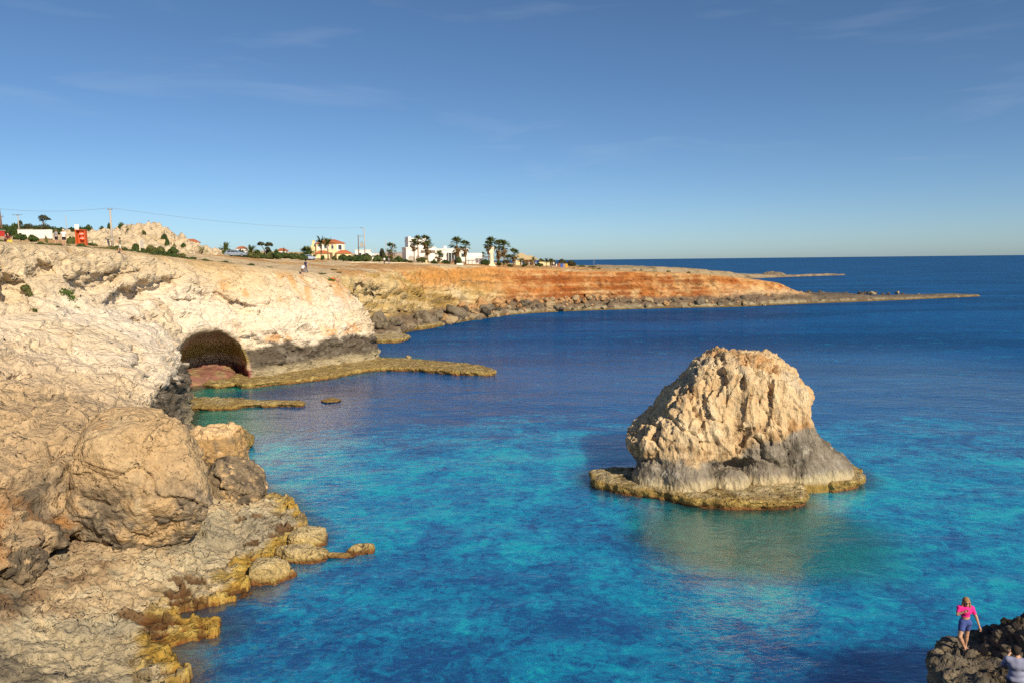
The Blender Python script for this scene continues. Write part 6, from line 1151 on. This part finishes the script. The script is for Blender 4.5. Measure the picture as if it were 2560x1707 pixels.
def person(loc, rz, label, J, top, bottom, hair, h=0.03, skinm=None, extras=None, hem=None, shorts=0.55, sleeve=0.5, fingers=False, shoes=None, hat=None, long_hair=False, name='person', group=None, bag=None, slim=1.0):
    """J: joints in metres, x to the figure's left-right, -y the way it faces, z up"""
    o = thing(name, label, 'person', loc, rz, group); sk = skinm or SKIN; A = np.array; k = 0.028
    hd, nk, ch, ws, pv = A(J['head']), A(J['neck']), A(J['chest']), A(J['waist']), A(J['pelvis']); sx = A(J.get('side', (1, 0, 0)), float)
    def torso(G, g=0.0):
        w = slim; f = rcone(G, ch - sx * 0.08 * w, ch + sx * 0.08 * w, 0.105 * w + g, 0.105 * w + g); f = smin(f, rcone(G, ws - sx * 0.05 * w, ws + sx * 0.05 * w, 0.090 * w + g, 0.090 * w + g), 0.03); f = smin(f, rcone(G, pv - sx * 0.065, pv + sx * 0.065, 0.108 * w + g, 0.108 * w + g), 0.03)
        f = smin(f, rcone(G, ch, ws, 0.10 * w + g, 0.09 * w + g), 0.03); f = smin(f, rcone(G, ws, pv, 0.09 * w + g, 0.10 * w + g), 0.03); f = smin(f, rcone(G, A(J['sh'][0]), A(J['sh'][1]), 0.062 + g, 0.062 + g), 0.05); return smin(f, rcone(G, (A(J['sh'][0]) + A(J['sh'][1])) / 2, ch, 0.075 + g, 0.10 + g), 0.04)
    def thigh(G, i, g=0.0, e=1.0): a, b = A(J['hip'][i]), A(J['knee'][i]); return rcone(G, a, a + (b - a) * e, 0.086 + g, 0.086 + (0.056 - 0.086) * e + g)
    def uarm(G, i, g=0.0, e=1.0): a, b = A(J['sh'][i]), A(J['elbow'][i]); return rcone(G, a, a + (b - a) * e, 0.05 + g, 0.05 - 0.01 * e + g)
    fd = A(J.get('face', (0, -1, 0)), float); fd /= np.linalg.norm(fd)
    def body(G):
        f = torso(G); f = smin(f, rcone(G, nk, hd, 0.05, 0.05), 0.03); f = smin(f, ellip(G, hd + A((0, 0, 0.03)), (0.078, 0.092, 0.112)), 0.02); f = smin(f, rcone(G, hd + A((0, 0, -0.05)), hd + fd * 0.035 + A((0, 0, -0.06)), 0.055, 0.05), 0.02)
        f = smin(f, rcone(G, hd + fd * 0.088 + A((0, 0, 0.03)), hd + fd * 0.105 + A((0, 0, 0.0)), 0.010, 0.014), 0.012)
        lat = np.cross(fd, A((0, 0, 1.0)))
        for s in (-1, 1): f = smin(f, ellip(G, hd + lat * s * 0.082, (0.016, 0.022, 0.032)), 0.012)
        for i in (0, 1):
            f = smin(f, thigh(G, i), k); kn, an = A(J['knee'][i]), A(J['ankle'][i]); f = smin(f, rcone(G, kn, an, 0.056, 0.036), k); f = smin(f, rcone(G, kn + (an - kn) * 0.25, kn + (an - kn) * 0.45, 0.058, 0.05), 0.03)
            f = smin(f, rcone(G, an + A((0, 0, -0.03)), A(J['toe'][i]), 0.036, 0.028), 0.025); f = smin(f, uarm(G, i), k); el, wr = A(J['elbow'][i]), A(J['wrist'][i]); f = smin(f, rcone(G, el, wr, 0.040, 0.026), 0.02)
            d = (wr - el) / (np.linalg.norm(wr - el) + 1e-9); n_ = np.cross(d, A((0.3, 1, 0.2))); n_ /= np.linalg.norm(n_); m2 = np.cross(d, n_); pm = wr + d * 0.06
            f = smin(f, rcone(G, wr + d * 0.015, pm, 0.024, 0.030), 0.012); f = smin(f, rcone(G, pm - n_ * 0.018, pm + n_ * 0.018, 0.018, 0.018), 0.01)
            if fingers:
                for q in range(4):
                    b0 = pm + n_ * (q - 1.5) * 0.018 + d * 0.012; l_ = (0.062, 0.074, 0.070, 0.055)[q]; b1 = b0 + d * l_ * 0.55 + m2 * 0.006; f = smin(f, rcone(G, b0, b1, 0.0095, 0.009), 0.004); f = smin(f, rcone(G, b1, b1 + d * l_ * 0.45 + m2 * 0.018, 0.009, 0.008), 0.003)
                b0 = wr + d * 0.03 - n_ * 0.024; f = smin(f, rcone(G, b0, b0 - n_ * 0.026 + d * 0.03, 0.011, 0.010), 0.006); f = smin(f, rcone(G, b0 - n_ * 0.026 + d * 0.03, b0 - n_ * 0.034 + d * 0.058 + m2 * 0.01, 0.010, 0.009), 0.003)
        return f
    pts = A([hd, pv] + [A(p) for key in ('knee', 'ankle', 'toe', 'elbow', 'wrist', 'sh') for p in J[key]]); lo, hi = pts.min(0) - 0.26, pts.max(0) + 0.26
    def part(nm, fn, mat, pad=0.0): return link(nm, sdf_mesh(nm, fn, lo, hi, h), mat, o)
    part('body', body, sk)
    up = (ch - pv) / np.linalg.norm(ch - pv); hemz = hem if hem is not None else -0.02
    def shirt(G):
        f = torso(G, 0.016)
        for i in (0, 1): f = smin(f, uarm(G, i, 0.012, sleeve), 0.015)
        f = np.maximum(f, -((G - pv) @ up.astype(np.float32) - hemz)); return np.maximum(f, (G - nk) @ up.astype(np.float32) - 0.03)
    if top is not None: part('shirt', shirt, cloth(top))
    def pants(G):
        f = np.maximum(torso(G, 0.014), (G - pv) @ up.astype(np.float32) - 0.10)
        for i in (0, 1): f = smin(f, thigh(G, i, 0.018, shorts), k)
        if shorts >= 1:
            for i in (0, 1): f = smin(f, rcone(G, A(J['knee'][i]), A(J['ankle'][i]), 0.072, 0.058), k)
        return f
    part('trousers' if shorts >= 1 else 'shorts', pants, cloth(bottom))
    hc_ = hd + A((0, 0, 0.045)) - fd * 0.018
    def hairf(G):
        f = ellip(G, hc_, (0.097, 0.107, 0.116)); front = (G - hd) @ fd.astype(np.float32); f = np.maximum(f, front - 0.035 - np.maximum(0, (G[..., 2] - hd[2] - 0.045)) * 2.5)
        if long_hair:
            f = smin(f, rcone(G, hd - fd * 0.06 + A((0, 0, 0.02)), nk - fd * 0.05 + A((0, 0, -0.12)), 0.08, 0.055), 0.03)
            for s_, e_ in ((1, -0.30), (-1, -0.16)): f = smin(f, rcone(G, hd + A((0.075 * s_, 0.0, 0.03)), hd + A((0.12 * s_, -0.02, e_)), 0.035, 0.022), 0.02)
        return np.maximum(f, -(G[..., 2] - (hd[2] - (0.40 if long_hair else 0.06))))
    part('hair', hairf, cloth(hair))
    if hat is not None: part('hat', lambda G: smin(np.maximum(ellip(G, hc_ + A((0, 0, 0.03)), (0.105, 0.115, 0.10)), -(G[..., 2] - hd[2] - 0.06)), ellip(G, hc_ + A((0, 0, 0.03)), (0.17, 0.18, 0.02)), 0.02), cloth(hat))
    if extras: extras(o, J, part, A, fd, hd, lo, hi)
    return o
def stand(lean=0.0, arms='down', stride=0.15, H=1.72, turn=0.0, bend=0.0):
    s = H / 1.72; J = dict(head=(0, -0.02 - bend * 0.75, 1.58 - bend * 0.35), neck=(0, -bend * 0.62, 1.44 - bend * 0.25), chest=(0, -bend * 0.45, 1.29 - bend * 0.14), waist=(0, -bend * 0.18, 1.10 - bend * 0.04), pelvis=(0, 0, 0.95), sh=[(-0.185, -bend * 0.58, 1.39 - bend * 0.22), (0.185, -bend * 0.58, 1.39 - bend * 0.22)],
        hip=[(-0.085, 0, 0.91), (0.085, 0, 0.91)], knee=[(-0.10, -stride * 0.55, 0.50), (0.10, stride * 0.2, 0.50)], ankle=[(-0.10, -stride, 0.08), (0.10, stride, 0.08)], toe=[(-0.115, -stride - 0.16, 0.03), (0.115, stride - 0.15, 0.03)], elbow=[(-0.25, 0.03 - bend * 0.5, 1.11 - bend * 0.25), (0.25, 0.03 - bend * 0.5, 1.11 - bend * 0.25)], wrist=[(-0.25, -0.06 - bend * 0.4, 0.87 - bend * 0.2), (0.25, -0.06 - bend * 0.4, 0.87 - bend * 0.2)])
    if arms == 'camera': J['elbow'] = [(-0.27, -0.12, 1.15), (0.27, -0.12, 1.15)]; J['wrist'] = [(-0.09, -0.30, 1.38), (0.09, -0.30, 1.38)]
    if arms == 'fold': J['elbow'] = [(-0.26, -0.05, 1.13), (0.26, -0.05, 1.13)]; J['wrist'] = [(0.02, -0.20, 1.14), (-0.02, -0.22, 1.10)]
    if arms == 'out': J['elbow'][0] = (-0.38, -bend * 0.4, 1.20 - bend * 0.2); J['wrist'][0] = (-0.55, 0.02 - bend * 0.4, 1.05 - bend * 0.2)
    return {k_: ([tuple(np.array(p) * s) for p in v_] if isinstance(v_, list) else tuple(np.array(v_) * s)) for k_, v_ in J.items()}
def sit():
    return dict(head=(0, -0.10, 0.80), neck=(0, -0.06, 0.66), chest=(0, -0.03, 0.50), waist=(0, 0.02, 0.30), pelvis=(0, 0.04, 0.13), sh=[(-0.18, -0.04, 0.60), (0.18, -0.04, 0.60)], hip=[(-0.09, 0.0, 0.10), (0.09, 0.0, 0.10)], knee=[(-0.13, -0.36, 0.36), (0.13, -0.38, 0.34)], ankle=[(-0.12, -0.50, 0.06), (0.13, -0.52, 0.05)], toe=[(-0.12, -0.66, 0.02), (0.13, -0.68, 0.02)], elbow=[(-0.24, -0.20, 0.42), (0.24, -0.20, 0.42)], wrist=[(-0.08, -0.38, 0.38), (0.08, -0.40, 0.36)])
def P_at(px, Y): x, y, z = spot(px, Y); return (x, y, z - 0.02)
person(P_at(145, 80), 2.7, 'walker in a grey top and black shorts beside a companion in white near the rim', stand(arms='down', stride=0.1), (0.30, 0.29, 0.32), (0.015, 0.012, 0.02), (0.10, 0.07, 0.05))
person(P_at(164, 79), 0.2, 'walker in a white shirt, black shorts and pale hat near the rim', stand(arms='down', stride=0.06, H=1.78), (0.75, 0.72, 0.70), (0.015, 0.012, 0.02), (0.30, 0.2, 0.1), hat=(0.75, 0.62, 0.42))
person(P_at(303, 77), -1.3, 'stroller in an olive top and pale shorts with a raised hand, striding along the rim', stand(arms='camera', stride=0.32), (0.20, 0.18, 0.10), (0.62, 0.57, 0.48), (0.05, 0.02, 0.02), skinm=SKIN2)
x, y, z = P_at(27, 67); person((x, y, z), 0.1, 'sunbather in a dark red top sitting on the rim at the left edge', sit(), (0.12, 0.015, 0.02), (0.07, 0.01, 0.02), (0.05, 0.02, 0.015), skinm=SKIN2, shorts=1)
def tote(loc, rgb, label, s=1.0):
    o = thing('bag', label, 'bag', loc, 0.3); m_ = cloth(rgb); MB().loft([[(w * math.cos(t) * 0.32 * s, w2 * math.sin(t) * 0.16 * s, hh * s) for t in np.linspace(0, 6.283, 12, endpoint=False)] for w, w2, hh in ((0.85, 0.8, 0.0), (1.0, 1.0, 0.08), (0.98, 0.9, 0.26), (0.8, 0.5, 0.36))]).build('pouch', m_, o, True)
    MB().tube([(0.15 * s * math.cos(t), 0, (0.34 + 0.16 * math.sin(t)) * s) for t in np.linspace(0, math.pi, 9)], 0.015 * s, 6).build('handle', m_, o)
p = P_at(35, 66.6); tote((p[0], p[1] - 0.35, drop(p[0], p[1] - 0.35)), (0.62, 0.42, 0.06), 'yellow bag beside the sunbather at the left edge', 0.75)
person(P_at(755, 100), 2.9, 'stooping walker in a white shirt and grey trousers on top of the headland', stand(arms='out', stride=0.08, bend=0.35), (0.78, 0.72, 0.72), (0.13, 0.09, 0.08), (0.30, 0.22, 0.16), shorts=0.95)
person(P_at(764, 102.5), 2.6, 'walker in dark blue just behind the stooping walker on the headland', stand(arms='down', stride=0.14), (0.02, 0.025, 0.09), (0.05, 0.07, 0.14), (0.02, 0.02, 0.03), shorts=1)
p = P_at(842, 106); person(p, 0.5, 'bather sitting on the rock shelf next to a bright orange bag', sit(), None, (0.75, 0.72, 0.70), (0.07, 0.03, 0.02), skinm=SKIN2, shorts=0.4)
tote((p[0] - 0.75, p[1] + 0.1, drop(p[0] - 0.75, p[1] + 0.1)), (0.85, 0.07, 0.02), 'bright orange bag beside the bather on the rock shelf', 1.1)
person(P_at(961, 186), 0.3, 'far walker in a white top and black trousers on the orange slope', stand(), (0.70, 0.68, 0.70), (0.02, 0.02, 0.025), (0.05, 0.04, 0.03), h=0.04, shorts=1); person(P_at(972, 186), -0.3, 'far walker in violet grey on the orange slope', stand(arms='fold'), (0.22, 0.17, 0.24), (0.17, 0.14, 0.22), (0.05, 0.04, 0.03), h=0.04, shorts=1)
person(P_at(1131, 220), 0.0, 'far pedestrian in a red-brown top before the white villa, left of two', stand(), (0.30, 0.10, 0.07), (0.05, 0.03, 0.03), (0.03, 0.02, 0.02), h=0.045); person(P_at(1136, 220.5), 0.2, 'far pedestrian in black before the white villa, right of two', stand(), (0.05, 0.03, 0.04), (0.02, 0.02, 0.02), (0.03, 0.02, 0.02), h=0.045)
person(P_at(1384, 226), 0.0, 'far pedestrian in a white shirt near the coloured bins', stand(H=1.8), (0.75, 0.70, 0.75), (0.06, 0.03, 0.04), (0.2, 0.15, 0.1), h=0.045, hat=(0.7, 0.66, 0.62)); person(P_at(1391, 227), 0.4, 'far child in pale clothes beside the white-shirted pedestrian', stand(H=1.3), (0.65, 0.60, 0.55), (0.60, 0.56, 0.52), (0.2, 0.12, 0.08), h=0.045)
# the two at the lower right
wz = at_z(2408, 1622, 2.55); wz = (float(wz[0]), float(wz[1])); zg = drop(*wz)
JW = dict(head=(0.0, -0.03, 1.50), neck=(0.01, 0.0, 1.37), chest=(0.0, 0.0, 1.23), waist=(0.01, 0.01, 1.04), pelvis=(0.02, 0.0, 0.90), sh=[(-0.165, -0.02, 1.32), (0.165, 0.02, 1.32)], hip=[(-0.06, -0.02, 0.86), (0.10, 0.03, 0.86)], knee=[(-0.16, -0.16, 0.50), (0.09, 0.08, 0.46)], ankle=[(0.03, -0.05, 0.10), (0.10, 0.16, 0.08)], toe=[(0.05, -0.20, 0.03), (0.15, 0.03, 0.03)], elbow=[(-0.24, -0.12, 1.16), (0.29, 0.02, 1.08)], wrist=[(-0.10, -0.17, 1.27), (0.36, -0.06, 0.83)], face=(0.12, -1, -0.12))
def woman_extra(o, J, part, A, fd, hd, lo, hi):
    lat = np.cross(fd, A((0, 0, 1.0)))
    def glasses(G):
        f = None
        for s in (-1, 1):
            e = ellip(G, hd + fd * 0.088 + lat * s * 0.034 + A((0, 0, 0.032)), (0.028, 0.016, 0.022)); f = e if f is None else np.minimum(f, e)
        return np.minimum(f, rcone(G, hd + fd * 0.095 + lat * 0.06 + A((0, 0, 0.036)), hd + fd * 0.095 - lat * 0.06 + A((0, 0, 0.036)), 0.007, 0.007))
    part('sunglasses', glasses, cloth((0.03, 0.02, 0.02))); part('mouth', lambda G: ellip(G, hd + fd * 0.084 + A((0, 0, -0.05)), (0.022, 0.01, 0.009)), cloth((0.45, 0.10, 0.09)))
person((wz[0], wz[1], zg - 0.02), -0.25, 'woman in a bright pink top and blue denim shorts stepping along the rock edge', JW, (0.95, 0.02, 0.30), (0.05, 0.09, 0.33), (0.30, 0.16, 0.07), slim=0.82, h=0.0115, hem=0.17, shorts=0.42, sleeve=0.55, fingers=True, long_hair=True, extras=woman_extra)
mp = at_y(2546, 1607, 16.2); JM = stand(arms='camera', H=1.76, stride=0.08)
JM['head'] = (0.03, -0.06, 1.60)
person((float(mp[0]), 16.2, 3.26), 2.75, 'man in a blue-violet T-shirt seen from behind at the lower right corner', JM, (0.25, 0.28, 0.44), (0.05, 0.05, 0.07), (0.025, 0.017, 0.012), h=0.0125, sleeve=0.62, fingers=True, shorts=0.9)
